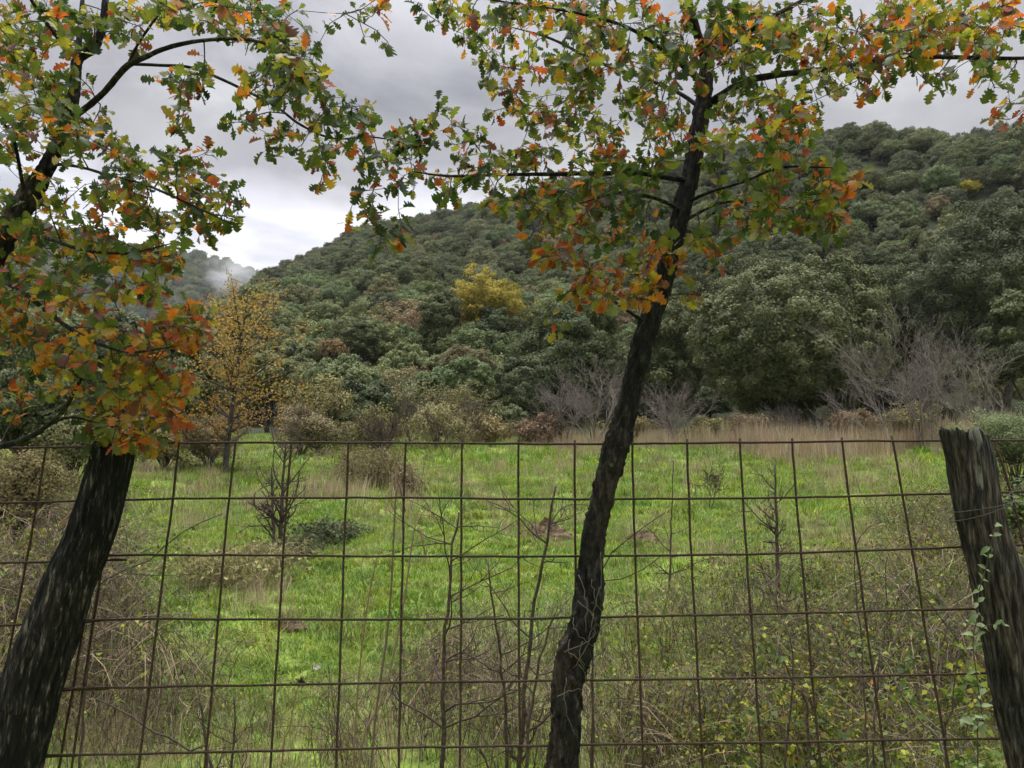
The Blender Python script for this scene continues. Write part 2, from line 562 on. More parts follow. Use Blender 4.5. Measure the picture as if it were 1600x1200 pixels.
M['light_green'] = foliage('grey_green_leaf', [(0.0, (0.075, 0.10, 0.040)), (0.5, (0.150, 0.180, 0.075)), (1.0, (0.23, 0.26, 0.12))], 0.25, 0.7, 0.15, 0.1)
M['yellow_leaf'] = foliage('yellow_leaf', [(0.0, (0.14, 0.13, 0.03)), (0.45, (0.36, 0.28, 0.045)), (1.0, (0.52, 0.41, 0.08))], 0.3, 0.7, 0.1, 0.1)
M['autumn_leaf'] = foliage('autumn_leaf', [(0.0, (0.19, 0.16, 0.045)), (0.35, (0.42, 0.29, 0.045)), (0.65, (0.38, 0.21, 0.05)), (1.0, (0.25, 0.13, 0.06))], 0.35, 0.7, 0.1, 0.1)
M['brown_leaf'] = foliage('brown_leaf', [(0.0, (0.10, 0.072, 0.038)), (0.5, (0.20, 0.145, 0.075)), (1.0, (0.31, 0.235, 0.12))], 0.2, 0.8, 0.2, 0.1)
M['olive_leaf'] = foliage('olive_leaf', [(0.0, (0.085, 0.083, 0.035)), (0.5, (0.18, 0.165, 0.07)), (1.0, (0.29, 0.25, 0.115))], 0.25, 0.75, 0.2, 0.1)
M['pale_leaf'] = foliage('pale_green_leaf', [(0.0, (0.10, 0.14, 0.045)), (1.0, (0.27, 0.31, 0.15))], 0.3, 0.5, 0.1)
M['soil'] = bark('dug_soil', [(0.3, (0.04, 0.027, 0.015)), (0.55, (0.115, 0.08, 0.045)), (0.75, (0.22, 0.165, 0.095))], (14, 14, 14), 1.0, dist=0.04)
M['stone'] = bark('pale_stone', [(0.3, (0.22, 0.20, 0.17)), (0.7, (0.42, 0.39, 0.34))], (12, 12, 12), 0.7, dist=0.03)

# ------------------------------------------------------------------ ground
def axis(*segs):
    out = []
    for a, b, n in segs:
        out += list(np.linspace(a, b, n, endpoint=False))
    return np.array(out + [segs[-1][1]])


def make_ground():
    xs = axis((-1000, -300, 28), (-300, -60, 40), (-60, -12, 60), (-12, 12, 160), (12, 60, 60), (60, 300, 40), (300, 1000, 28))
    ys = axis((-60, 0, 12), (0, 3, 12), (3, 14, 110), (14, 60, 120), (60, 400, 110), (400, 1200, 80))
    X, Y = np.meshgrid(xs, ys)
    Z = height(X, Y)
    mb = MB()
    ny, nx = X.shape
    i = (np.arange(ny - 1)[:, None] * nx + np.arange(nx - 1)[None, :]).ravel()
    mb.add(np.stack((X, Y, Z), -1).reshape(-1, 3), np.stack((i, i + 1, i + nx + 1, i + nx), -1))
    put('ground', mb.mesh('ground', M['ground']), kind='structure')


make_ground()


# ------------------------------------------------------------------ foliage crowns
def crown(mb, rs, size, n_clump, n_leaf, leaf, clump_r=0.2, fill=0.7, core=0.66, mat=0, base=-0.75, wob=0.16, up=0.5):
    """size = half axes; leaf clumps sit over an uneven ellipsoid, leaves on the clumps, darker-tinted leaves and an opaque core inside"""
    size = np.asarray(size, float)
    d = rand_dirs(rs, n_clump * 3)
    d = d[d[:, 2] > base][:n_clump]
    n_clump = len(d)
    ph0 = rs.uniform(0, 6.28, 6)

    def lump(v):
        return (1 + wob * (np.sin(2.3 * v[:, 0] + ph0[0]) * np.cos(2.1 * v[:, 1] + ph0[1]) + 0.7 * np.sin(4.1 * v[:, 2] + 3.2 * v[:, 0] + ph0[2])
                           + 0.5 * np.sin(5.5 * v[:, 1] + ph0[3])))
    rad = (fill + (1.0 - clump_r * 0.6 - fill) * rs.rand(n_clump) ** 0.6) * lump(d) * (1 + 0.05 * rs.normal(size=n_clump))
    cc = d * rad[:, None] * size
    cr = clump_r * rs.uniform(0.55, 1.4, n_clump)
    ct = rs.uniform(0, 1, n_clump)
    per = rs.multinomial(n_leaf, cr ** 2 / (cr ** 2).sum())
    ci = np.repeat(np.arange(n_clump), per)
    k = len(ci)
    e = rand_dirs(rs, k)
    e = e + 0.35 * d[ci] + np.array((0, 0, 0.15))
    e /= np.linalg.norm(e, axis=1, keepdims=True)
    rr = rs.uniform(0.3, 1.0, k) ** 0.45 * (1 + 0.13 * rs.normal(size=k))
    c = cc[ci] + e * (rr * cr[ci])[:, None] * size.mean() * np.array((1, 1, 0.85))
    nn = 0.9 * e + 0.3 * d[ci] + 0.55 * rand_dirs(rs, k) + np.array((0, 0, up))
    nn /= np.linalg.norm(nn, axis=1, keepdims=True)
    ti = np.clip(0.5 + (ct[ci] - 0.5) * 0.5 + rs.normal(size=k) * 0.2, 0, 1)
    s = leaf * rs.uniform(0.6, 1.35, k)
    cards(mb, c, nn, s, s * 0.62, rs, ti, mat)
    if core > 0:
        # inner leaves between the clumps, inner shade put into a darker tint
        k2 = int(n_leaf * 0.7)
        e = rand_dirs(rs, k2 * 2); e = e[e[:, 2] > base][:k2]; k2 = len(e)
        c = e * (rs.uniform(core + 0.02, max(core + 0.12, fill + 0.04), k2) * lump(e))[:, None] * size
        nn = 0.9 * e + 0.6 * rand_dirs(rs, k2) + np.array((0, 0, up)); nn /= np.linalg.norm(nn, axis=1, keepdims=True)
        s = leaf * rs.uniform(0.8, 1.6, k2)
        cards(mb, c, nn, s, s * 0.65, rs, np.clip(0.4 + rs.normal(size=k2) * 0.2, 0, 1), mat)
        core = core * 0.8
        uu, vv = 20, 12
        th = np.linspace(0, np.pi, vv)[:, None]; ph = (np.arange(uu) * 2 * np.pi / uu)[None, :]
        v = np.stack((np.sin(th) * np.cos(ph), np.sin(th) * np.sin(ph), np.cos(th) * np.ones_like(ph)), -1).reshape(-1, 3)
        v = v * (core * lump(v) * (1 + 0.1 * rs.normal(size=len(v))))[:, None] * size
        v[:, 2] = np.maximum(v[:, 2], base * size[2] * core)
        a = (np.arange(vv - 1)[:, None] * uu + np.arange(uu)[None, :]); b = (np.arange(vv - 1)[:, None] * uu + (np.arange(uu)[None, :] + 1) % uu)
        mb.add(v, np.stack((a, a + uu, b + uu, b), -1).reshape(-1, 4), None, 0.3, mat)  # added opaque core blocks light through the crown; interior shade in its dark tint
    return cc


def branching(rs, base, height_, n_main=7, levels=3, spread=0.7, r0=0.03, kids=5, trunk_bits=1, up=0.5, crook=0.16, lean=(0, 0)):
    """list of (points, radii): a bare woody plant"""
    out = []

    def grow(p, d, ln, r, lev):
        n = max(4, int(6 - lev))
        pts = [np.array(p, float)]
        dd = unit(d)
        for i in range(n):
            dd = unit(dd + rs.normal(size=3) * crook + np.array((0, 0, 0.06 * up)))
            pts.append(pts[-1] + dd * ln / n)
        pts = np.array(pts)
        rr = np.linspace(r, r * (0.45 if lev < levels else 0.3), n + 1)
        out.append((pts, rr))
        if lev < levels:
            for k in range(kids):
                f = rs.uniform(0.3, 1.0)
                i = f * n
                j = min(int(i), n - 1)
                q = pts[j] + (pts[j + 1] - pts[j]) * (i - j)
                td = unit(pts[j + 1] - pts[j])
                sd_ = unit(np.cross(td, rs.normal(size=3)))
                nd = unit(td * rs.uniform(0.5, 1.0) + sd_ * rs.uniform(0.5, 1.0) * spread * 1.3 + np.array((0, 0, 0.25 * up)))
                grow(q, nd, ln * rs.uniform(0.4, 0.68), r * 0.5, lev + 1)

    for k in range(trunk_bits):
        a = rs.uniform(0, 6.28)
        s = 0.0 if trunk_bits == 1 else spread * rs.uniform(0.2, 0.8)
        d = np.array((math.cos(a) * s + lean[0], math.sin(a) * s + lean[1], 1.0))
        b = np.array(base, float) + (np.array((math.cos(a), math.sin(a), 0)) * r0 * 2 if trunk_bits > 1 else 0)
        grow(b, d, height_ * rs.uniform(0.6, 0.8), r0 * rs.uniform(0.7, 1.0) if trunk_bits > 1 else r0, 1)
    return out


def wood(mb, lines, k=4, tint=0.5, mat=0, minr=0.0):
    for p, r in lines:
        tube(mb, p, np.maximum(r, minr), k if r[0] > 0.02 else 3, tint, mat, cap=False)


# ------------------------------------------------------------------ instanced ground cover (stuff)
PROTO = {}


def proto_collection(name, meshes):
    c = bpy.data.collections.new(name)
    for i, me in enumerate(meshes):
        o = bpy.data.objects.new('%s_%02d' % (name, i), me)
        c.objects.link(o)
    PROTO[name] = c
    return c


def scatter(name, pts, rot, scl, idx, coll):
    me = bpy.data.meshes.new(name)
    n = len(pts)
    me.vertices.add(n)
    me.vertices.foreach_set('co', np.asarray(pts, np.float32).ravel())
    for nm, typ, arr in (('rot', 'FLOAT_VECTOR', rot), ('scl', 'FLOAT_VECTOR', scl)):
        a = me.attributes.new(nm, typ, 'POINT')
        a.data.foreach_set('vector', np.asarray(arr, np.float32).ravel())
    a = me.attributes.new('pick', 'INT', 'POINT')
    a.data.foreach_set('value', np.asarray(idx, np.int32))
    me.update()
    o = put(name, me, kind='stuff')
    ng = bpy.data.node_groups.new(name + '_scatter', 'GeometryNodeTree')
    ng.interface.new_socket('Geometry', in_out='INPUT', socket_type='NodeSocketGeometry')
    ng.interface.new_socket('Geometry', in_out='OUTPUT', socket_type='NodeSocketGeometry')
    gi = ng.nodes.new('NodeGroupInput'); go = ng.nodes.new('NodeGroupOutput')
    ci = ng.nodes.new('GeometryNodeCollectionInfo')
    ci.inputs['Collection'].default_value = coll
    ci.inputs['Separate Children'].default_value = True
    ci.inputs['Reset Children'].default_value = True
    ip = ng.nodes.new('GeometryNodeInstanceOnPoints')
    ip.inputs['Pick Instance'].default_value = True
    at = {}
    for nm, typ in (('rot', 'FLOAT_VECTOR'), ('scl', 'FLOAT_VECTOR'), ('pick', 'INT')):
        a = ng.nodes.new('GeometryNodeInputNamedAttribute')
        a.data_type = typ
        a.inputs['Name'].default_value = nm
        at[nm] = a.outputs[0]
    e2r = ng.nodes.new('FunctionNodeEulerToRotation')
    L = ng.links.new
    L(at['rot'], e2r.inputs[0])
    L(gi.outputs[0], ip.inputs['Points'])
    L(ci.outputs[0], ip.inputs['Instance'])
    L(at['pick'], ip.inputs['Instance Index'])
    L(e2r.outputs[0], ip.inputs['Rotation'])
    L(at['scl'], ip.inputs['Scale'])
    L(ip.outputs[0], go.inputs[0])
    mod = o.modifiers.new('scatter', 'NODES')
    mod.node_group = ng
    return o


# ------------------------------------------------------------------ hillside wood
def hill_tree_meshes():
    out = []
    kinds = [('evergreen', 6), ('dark_evergreen', 2), ('light_green', 2), ('yellow_leaf', 1), ('brown_leaf', 1), ('olive_leaf', 1)]
    s = 100
    for kind, n in kinds:
        for i in range(n):
            rs = np.random.RandomState(s); s += 1
            mb = MB()
            zz = rs.uniform(0.85, 1.15)
            crown(mb, rs, (1, 1, zz), 120, 6500, 0.07, clump_r=0.15, fill=0.74, core=0.66, base=-0.55, wob=0.10, up=0.12)
            mb.v = [v + np.array((0, 0, 1.05)) for v in mb.v]
            tube(mb, [(0, 0, -0.5), (0.03, 0.02, 0.3), (0, 0, 1.1)], [0.09, 0.07, 0.03], 5, 0.4, 1)
            out.append(mb.mesh('hill_tree_%s' % kind, [M[kind], M['tree_bark']]))
    return out


HT = hill_tree_meshes()
rs = np.random.RandomState(77)


def hill_points():
    pts = []
    sp = 4.5
    for gx in np.arange(-330, 330, sp):
        for gy in np.arange(60, 400, sp):
            x = gx + rs.uniform(-.45, .45) * sp; y = gy + rs.uniform(-.45, .45) * sp
            u = x / y
            if abs(u) > 0.95:
                continue
            yr = np.interp(u, RIDGE[0], RIDGE[2])
            if y > yr + 12:
                continue
            pts.append((x, y, 1.8 + 1.4 * rs.rand() ** 1.2 if rs.rand() > 0.03 else 3.9))
    far = []
    sp = 9.0
    for gx in np.arange(-900, 0, sp):
        for gy in np.arange(520, 870, sp):
            x = gx + rs.uniform(-.45, .45) * sp; y = gy + rs.uniform(-.45, .45) * sp
            u = x / y
            if u < -0.95 or u > -0.15:
                continue
            far.append((x, y, rs.uniform(4.0, 7.0)))
    return np.array(pts), np.array(far)


hp, fp = hill_points()


def pick_kind(n):
    r = rs.rand(n)
    return np.where(r < 0.74, rs.randint(0, 6, n), np.where(r < 0.84, rs.randint(6, 8, n), np.where(r < 0.965, rs.randint(8, 10, n), np.where(r < 0.969, 10, 11))))


def build_wood():
    pk = pick_kind(len(hp))
    z = height(hp[:, 0], hp[:, 1])
    px, py = project(hp[:, 0], hp[:, 1], z + 3)
    inview = (px > -20) & (px < 1620)
    big = hp[:, 2] / hp[:, 1] * np.where(inview, 1, 0)
    order = np.argsort(-big)
    for tx, ty in ((525, 462), (1522, 292), (1535, 212), (1180, 345)):
        j = np.argmin((px - tx) ** 2 + (py - ty) ** 2); pk[j] = 10; hp[j, 2] = 2.0
    scrub = (px > 420) & (px < 900) & (py > 455) & (hp[:, 1] < 150)
    q = rs.rand(len(hp))
    pk[scrub & (q < 0.5)] = 8 + (q[scrub & (q < 0.5)] * 99).astype(int) % 2
    pk[scrub & (q > 0.5) & (q < 0.54)] = 11
    pk[scrub & (q > 0.62) & (q < 0.8)] = 12
    back = (px > 1000) & (px < 1480) & (py > 395) & (hp[:, 1] < 130)
    pk[back] = 6 + (rs.rand(len(hp))[back] > 0.5)
    solo = set(order[:290].tolist())
    names = {0: ('rounded grey-green evergreen tree in the dense wood on the lower hillside', 'hillside_tree', 'evergreen trees of the hillside wood'),
             1: ('dark green evergreen tree in the dense wood on the lower hillside', 'hillside_tree', 'dark evergreen trees of the hillside wood'),
             2: ('paler green rounded tree among the darker evergreens on the lower hillside', 'hillside_tree', 'pale green trees of the hillside wood'),
             3: ('yellow autumn tree among the evergreens on the lower hillside', 'yellow_hillside_tree', 'yellow trees of the hillside wood'),
             5: ('dull olive half-turned tree in the scrub at the foot of the hillside', 'olive_hillside_tree', 'olive trees of the hillside wood'),
             4: ('brown-leaved tree among the evergreens on the lower hillside', 'brown_hillside_tree', 'brown trees of the hillside wood')}
    cls = np.array([0] * 6 + [1] * 2 + [2] * 2 + [3, 4, 5])
    rest = []
    for i in range(len(hp)):
        if i in solo:
            lab, nm, gr = names[int(cls[pk[i]])]
            o = bpy.data.objects.new(nm, HT[pk[i]])
            COL.objects.link(o)
            o.location = (hp[i, 0], hp[i, 1], z[i])
            o.rotation_euler = (0, 0, rs.uniform(0, 6.28))
            s = hp[i, 2]
            o.scale = (s, s, s * rs.uniform(0.8, 1.1))
            tag(o, lab, 'tree', gr)
        else:
            rest.append(i)
    allp = np.concatenate((np.column_stack((hp[rest, 0], hp[rest, 1], z[rest])),
                           np.column_stack((fp[:, 0], fp[:, 1], height(fp[:, 0], fp[:, 1])))))
    sc = np.concatenate((hp[rest, 2], fp[:, 2]))
    n = len(allp)
    rot = np.column_stack((np.zeros(n), np.zeros(n), rs.uniform(0, 6.28, n)))
    scl = np.column_stack((sc, sc, sc * rs.uniform(0.8, 1.1, n)))
    pk2 = np.concatenate((pk[rest], pick_kind(len(fp))))
    o = scatter('hillside_wood', allp, rot, scl, pk2, proto_collection('wood_tree', HT))
    tag(o, 'dense grey-green evergreen wood covering the upper hillside and the far hill', 'wood')


build_wood()


# ------------------------------------------------------------------ trees and shrubs of the valley floor
def valley_tree(name, px, cy, w, h, Y, mat, seed, label, cat='tree', group=None, n_leaf=7000, leaf=0.16, n_clump=90, clump_r=0.19,
                core=0.6, trunk_r=0.16, base_py=None, fill=0.7, up=0.15, woody=0, wood_mat='tree_bark', wob=0.14):
    """crown centred on pixel (px, cy), w x h pixels, at forward distance Y"""
    rs = np.random.RandomState(seed)
    if core == 0:
        fill, clump_r, wob = 0.25, 0.28, 0.22
    elif Y > 20:
        n_leaf, leaf = int(n_leaf * 2.3), leaf * 0.95
    c = P(px, cy, Y)
    a = w / FPX * Y / 2; b = h / FPX * Y / 2
    gz = hz(c[0], c[1])
    root = empty(name, (c[0], c[1], gz), label, cat, group)
    mb = MB()
    cc = crown(mb, rs, (a, a * 0.9, b), n_clump, n_leaf, leaf, clump_r=clump_r, fill=fill, core=core, base=-0.9, up=up, wob=wob)
    me = mb.mesh(name + '_crown', M[mat])
    put('crown', me, root, (0, 0, c[2] - gz))
    mb = MB()
    top = c[2] - gz + b * 0.45
    rng = rs.uniform(-0.06, 0.06, (6, 2)) * a
    zs = np.linspace(-0.3, top, 6)
    tp = np.column_stack((rng[:, 0], rng[:, 1], zs))
    tube(mb, tp, np.linspace(trunk_r, trunk_r * 0.3, 6), 7)
    sel = cc[rs.permutation(len(cc))[:14 + woody]]
    for q in sel:
        q = q + np.array((0, 0, c[2] - gz))
        s = tp[rs.randint(1, 5)]
        mid = (s + q) / 2 + np.array((0, 0, 0.1 * b)) + rs.normal(size=3) * 0.04 * a
        tube(mb, smooth_line([s, mid, q], 6), np.linspace(trunk_r * 0.45, trunk_r * 0.1, 6), 4, cap=False)
        for k in range(2 if woody else 0):
            e = q + rand_dirs(rs, 1)[0] * a * 0.25 + np.array((0, 0, 0.1 * b))
            tube(mb, smooth_line([mid, (mid + e) / 2 + rs.normal(size=3) * .03 * a, e], 5), np.linspace(trunk_r * 0.2, trunk_r * 0.05, 5), 3, cap=False)
    put('trunk', mb.mesh(name + '_trunk', M[wood_mat]), root)
    return root


VT = valley_tree
# the big rounded evergreens
VT('evergreen_tree', 1228, 533, 325, 250, 39.5, 'dome_evergreen', 1, 'big rounded dark evergreen tree standing behind the tan grass right of the leaning oak trunk', n_leaf=26000, leaf=0.15, n_clump=360, clump_r=0.09, fill=0.88, core=0.78, wob=0.06, trunk_r=0.25)
VT('evergreen_tree', 1310, 475, 210, 130, 54, 'dark_evergreen', 2, 'dark green evergreen tree showing just above the big rounded evergreen', n_leaf=11000, leaf=0.17, n_clump=120, clump_r=0.17)
VT('evergreen_tree', 1150, 450, 150, 90, 62, 'dark_evergreen', 3, 'dark green evergreen tree between the leaning oak trunk and the big rounded evergreen top', n_leaf=8000, leaf=0.18)
VT('evergreen_tree', 1560, 440, 250, 240, 44, 'evergreen', 4, 'tall grey-green evergreen tree at the right edge above the weathered grey post', n_leaf=20000, leaf=0.16, n_clump=260, clump_r=0.12, fill=0.8, core=0.68, trunk_r=0.25)
VT('evergreen_tree', 1600, 535, 130, 160, 37, 'dark_evergreen', 5, 'dark evergreen tree at the right edge behind the tall bare shrubs', n_leaf=11000, leaf=0.14)
VT('evergreen_tree', 1440, 505, 120, 170, 54, 'dark_evergreen', 6, 'evergreen tree standing between the big rounded evergreen and the bare grey shrubs', n_leaf=9000, leaf=0.17)
VT('evergreen_tree', 1040, 555, 130, 200, 47, 'dark_evergreen', 7, 'dark evergreen tree just right of the leaning oak trunk behind a bare grey shrub', n_leaf=10000, leaf=0.16)
VT('evergreen_tree', 880, 575, 170, 190, 47, 'dark_evergreen', 8, 'dark evergreen tree left of the leaning oak trunk behind the bare pale shrub', n_leaf=15000, leaf=0.15, n_clump=130, clump_r=0.17)
VT('evergreen_tree', 815, 610, 110, 110, 44, 'dark_evergreen', 9, 'low dark evergreen tree at the meadow edge below the yellow tree', n_leaf=8000, leaf=0.14)
VT('evergreen_tree', 900, 505, 150, 110, 58, 'light_green', 10, 'pale grey-green tree behind the dark evergreen left of the leaning trunk', n_leaf=8000, leaf=0.18)
VT('yellow_tree', 762, 478, 146, 104, 73, 'yellow_leaf', 11, 'bright yellow round-topped tree at the foot of the hillside', n_leaf=6000, leaf=0.2, core=0.45, n_clump=130, clump_r=0.14, wob=0.22, fill=0.6)
VT('evergreen_tree', 766, 522, 84, 80, 70, 'dark_evergreen', 12, 'dark evergreen tree standing in front of the bright yellow tree', n_leaf=7000, leaf=0.2)
VT('evergreen_tree', 690, 505, 80, 110, 68, 'dark_evergreen', 13, 'dark upright evergreen tree just left of the bright yellow tree', n_leaf=6000, leaf=0.2)
VT('evergreen_tree', 640, 570, 85, 60, 60, 'light_green', 14, 'pale green rounded bush tree below and left of the yellow tree', n_leaf=5000, leaf=0.18)
VT('evergreen_tree', 590, 540, 110, 70, 66, 'light_green', 15, 'pale green broad tree on the valley floor left of centre', n_leaf=6000, leaf=0.2)
VT('evergreen_tree', 560, 530, 60, 60, 62, 'dark_evergreen', 16, 'small dark evergreen tree in front of the broad pale green tree', n_leaf=4000, leaf=0.18)
VT('evergreen_tree', 485, 555, 90, 50, 60, 'light_green', 17, 'low pale green tree just right of the orange-yellow autumn tree', n_leaf=4500, leaf=0.18)
VT('brown_tree', 640, 510, 75, 50, 72, 'brown_leaf', 18, 'brownish half-bare tree above the pale green bushes left of the yellow tree', n_leaf=2400, leaf=0.2, core=0.0, woody=10)
VT('brown_tree', 735, 570, 90, 60, 56, 'olive_leaf', 19, 'reddish olive half-bare tree under the dark upright evergreen', n_leaf=3000, leaf=0.17, core=0.3, woody=10)
VT('brown_tree', 522, 545, 50, 40, 58, 'brown_leaf', 20, 'small reddish-brown tree right of the orange-yellow autumn tree', n_leaf=1500, leaf=0.17, core=0.0, woody=8)
VT('evergreen_tree', 560, 645, 130, 100, 30, 'dark_evergreen', 21, 'dark glossy evergreen bush at the meadow edge above the brown bracken', cat='bush', n_leaf=8000, leaf=0.11)
VT('brown_shrub', 500, 630, 110, 110, 27, 'olive_leaf', 22, 'olive-brown half-bare shrub right of the orange-yellow autumn tree', cat='shrub', n_leaf=2600, leaf=0.10, core=0.0, woody=24, wood_mat='brown_twig', trunk_r=0.06)
VT('brown_shrub', 640, 635, 140, 90, 31, 'olive_leaf', 23, 'grey-olive thin-leaved shrub at the meadow edge above the brown bracken', cat='shrub', n_leaf=3000, leaf=0.10, core=0.0, woody=26, wood_mat='grey_twig', trunk_r=0.06)
VT('brown_shrub', 722, 640, 110, 90, 32, 'olive_leaf', 24, 'yellow-olive thin-leaved shrub at the meadow edge under the yellow tree', cat='shrub', n_leaf=3000, leaf=0.11, core=0.0, woody=24, wood_mat='grey_twig', trunk_r=0.06)
VT('green_bush', 790, 658, 80, 50, 34, 'light_green', 25, 'small pale green bush at the meadow edge by the low dark evergreen', cat='bush', n_leaf=3000, leaf=0.11)
VT('evergreen_tree', 690, 615, 120, 70, 42, 'light_green', 26, 'pale green low tree behind the thin-leaved shrubs at the meadow edge', n_leaf=5000, leaf=0.15)
VT('evergreen_tree', 590, 605, 120, 70, 46, 'light_green', 27, 'pale green low tree behind the dark glossy evergreen bush', n_leaf=5000, leaf=0.15)
VT('evergreen_tree', 420, 590, 130, 90, 44, 'evergreen', 28, 'grey-green tree behind the orange-yellow autumn tree', n_leaf=6000, leaf=0.15)
for i, (px_, cy_, w_, h_, Y_, m_, lab_) in enumerate((
        (470, 665, 100, 70, 25, 'brown_leaf', 'tan-brown twiggy shrub at the meadow edge right of the autumn tree'),
        (590, 670, 110, 60, 27, 'olive_leaf', 'low olive twiggy shrub directly above the brown bracken'),
        (680, 665, 110, 70, 28, 'olive_leaf', 'low grey-olive twiggy shrub at the meadow edge above the middle fence wires'),
        (760, 672, 90, 50, 30, 'brown_leaf', 'low reddish-brown twiggy shrub at the meadow edge left of the pale green bush'),
        (840, 675, 90, 50, 31, 'brown_leaf', 'low tan twiggy shrub at the meadow edge below the low dark evergreen'),
        (540, 600, 130, 80, 38, 'light_green', 'pale olive-green bush tree behind the dark glossy evergreen bush'),
        (720, 600, 110, 70, 40, 'light_green', 'pale olive-green bush tree behind the yellow-olive shrub'),
        (330, 690, 110, 80, 20, 'brown_leaf', 'brown twiggy shrub at the foot of the slender autumn tree'),
        (500, 676, 110, 50, 25, 'olive_leaf', 'low olive twiggy shrub between the autumn tree and the brown bracken'),
        (640, 600, 100, 60, 44, 'olive_leaf', 'olive bush tree between the two pale olive-green bush trees'),
        (470, 590, 90, 70, 46, 'light_green', 'pale green tree right of the autumn tree top'),
        (1105, 672, 80, 44, 33, 'olive_leaf', 'low olive weeds in the tan grass right of the bare grey shrub'),
        (1175, 664, 90, 40, 35, 'brown_leaf', 'low brown weeds in the tan grass under the left side of the big rounded evergreen'),
        (1335, 660, 90, 46, 34, 'brown_leaf', 'low brown weeds in the tan grass under the right side of the big rounded evergreen'),
        (1420, 655, 90, 60, 31, 'olive_leaf', 'olive twiggy weeds among the bare shrubs left of the weathered grey post'),
        (985, 670, 90, 40, 34, 'olive_leaf', 'low olive shrub behind the leaning oak trunk at the meadow edge'))):
    twiggy = m_ in ('brown_leaf', 'olive_leaf')
    VT('brown_shrub' if twiggy else 'green_bush', px_, cy_, w_, h_, Y_, m_, 700 + i, lab_, cat='shrub' if twiggy else 'bush', n_leaf=3600 if twiggy else 4000,
       leaf=0.0032 * Y_ if twiggy else 0.15, core=0.0 if twiggy else 0.6, woody=30 if twiggy else 0, wood_mat='grey_twig' if twiggy else 'tree_bark', trunk_r=0.05)
# left side, behind the near oak's leaves
VT('evergreen_tree', 290, 600, 110, 150, 30, 'dark_evergreen', 29, 'dark evergreen tree left of the orange-yellow autumn tree behind the near oak leaves', n_leaf=9000, leaf=0.12)
VT('evergreen_tree', 190, 560, 150, 160, 40, 'evergreen', 30, 'grey-green evergreen tree behind the near left oak leaves', n_leaf=9000, leaf=0.15)
VT('evergreen_tree', 60, 560, 200, 200, 36, 'evergreen', 31, 'large grey-green evergreen tree at the left edge behind the near oak', n_leaf=12000, leaf=0.15)
VT('olive_bush', 40, 640, 150, 130, 15, 'dark_evergreen', 32, 'dark green bush at the left edge above the top fence wire', cat='bush', n_leaf=9000, leaf=0.065, core=0.6)
VT('olive_bush', 30, 760, 170, 150, 9.5, 'olive_leaf', 33, 'twiggy olive-brown bush at the left edge behind the dark post', cat='bush', n_leaf=9000, leaf=0.04, core=0.0, woody=40, wood_mat='brown_twig', trunk_r=0.025)
VT('olive_bush', 120, 690, 140, 90, 15, 'olive_leaf', 34, 'twiggy brown-green bush behind the top of the dark left post', cat='bush', n_leaf=6000, leaf=0.06, core=0.0, woody=40, wood_mat='brown_twig', trunk_r=0.03)
VT('olive_bush', 260, 690, 130, 90, 19, 'olive_leaf', 35, 'brown-green bush right of the dark left post at the meadow edge', cat='bush', n_leaf=5000, leaf=0.075, core=0.0, woody=36, wood_mat='brown_twig', trunk_r=0.03)
VT('green_bush', 1580, 690, 170, 120, 13, 'light_green', 36, 'feathery pale green bush behind the weathered grey right post', cat='bush', n_leaf=15000, leaf=0.034, core=0.0, woody=60, wood_mat='brown_twig', trunk_r=0.025)
VT('green_bush', 1590, 830, 110, 190, 7, 'bramble_leaf', 37, 'green-brown bramble bush right of the weathered grey post', cat='bush', n_leaf=5000, leaf=0.035, core=0.0, woody=40, wood_mat='brown_twig', trunk_r=0.015)


def autumn_tree():
    rs = np.random.RandomState(400)
    Y = 19.0
    c = P(350, 765, Y)
    gz = hz(c[0], c[1])
    root = empty('autumn_tree', (c[0], c[1], gz), 'slender orange-yellow autumn tree standing on the meadow left of centre', 'tree')
    s = Y / FPX
    tp = np.array([P(350, 775, Y), P(355, 700, Y), P(365, 620, Y), P(375, 550, Y), P(382, 500, Y), P(388, 455, Y)]) - np.array((c[0], c[1], gz))
    tp[0][2] = -0.2
    mb = MB()
    tl = smooth_line(tp, 16)
    tube(mb, tl, np.linspace(0.085, 0.015, 16), 7)
    cm = MB()
    for i in range(58):
        f = rs.uniform(0.2, 1.0)
        st = tl[int(f * 15)]
        a = rs.uniform(0, 6.28)
        L = (0.45 + 1.25 * math.sin(math.pi * min(1.0, (1 - f) * 0.8 + 0.12))) * rs.uniform(0.45, 1.15)
        e = st + np.array((math.cos(a) * L, math.sin(a) * L, L * rs.uniform(0.2, 0.75)))
        ln = smooth_line([st, (st + e) / 2 + rs.normal(size=3) * 0.08 + np.array((0, 0, .08)), e], 7)
        tube(mb, ln, np.linspace(0.02 + 0.012 * (1 - f), 0.005, 7), 4, cap=False)
        for k in range(5):
            q = ln[rs.randint(2, 7)]
            e2 = q + rand_dirs(rs, 1)[0] * 0.38 * L + np.array((0, 0, 0.1))
            l2 = smooth_line([q, (q + e2) / 2 + rs.normal(size=3) * .03, e2], 5)
            tube(mb, l2, np.linspace(0.007, 0.003, 5), 3, cap=False)
            n = rs.randint(10, 24)
            pos = l2[rs.randint(1, 5, n)] + rs.normal(size=(n, 3)) * 0.085
            low = 1 - f
            ti = np.clip(0.30 + 0.45 * low + rs.normal(size=n) * 0.2, 0, 1)
            cards(cm, pos, rand_dirs(rs, n) + np.array((0, 0, 0.4)), rs.uniform(0.05, 0.10, n), rs.uniform(0.035, 0.06, n), rs, ti)
    put('trunk', mb.mesh('autumn_trunk', M['tree_bark']), root)
    put('crown', cm.mesh('autumn_crown', M['autumn_leaf']), root)


autumn_tree()


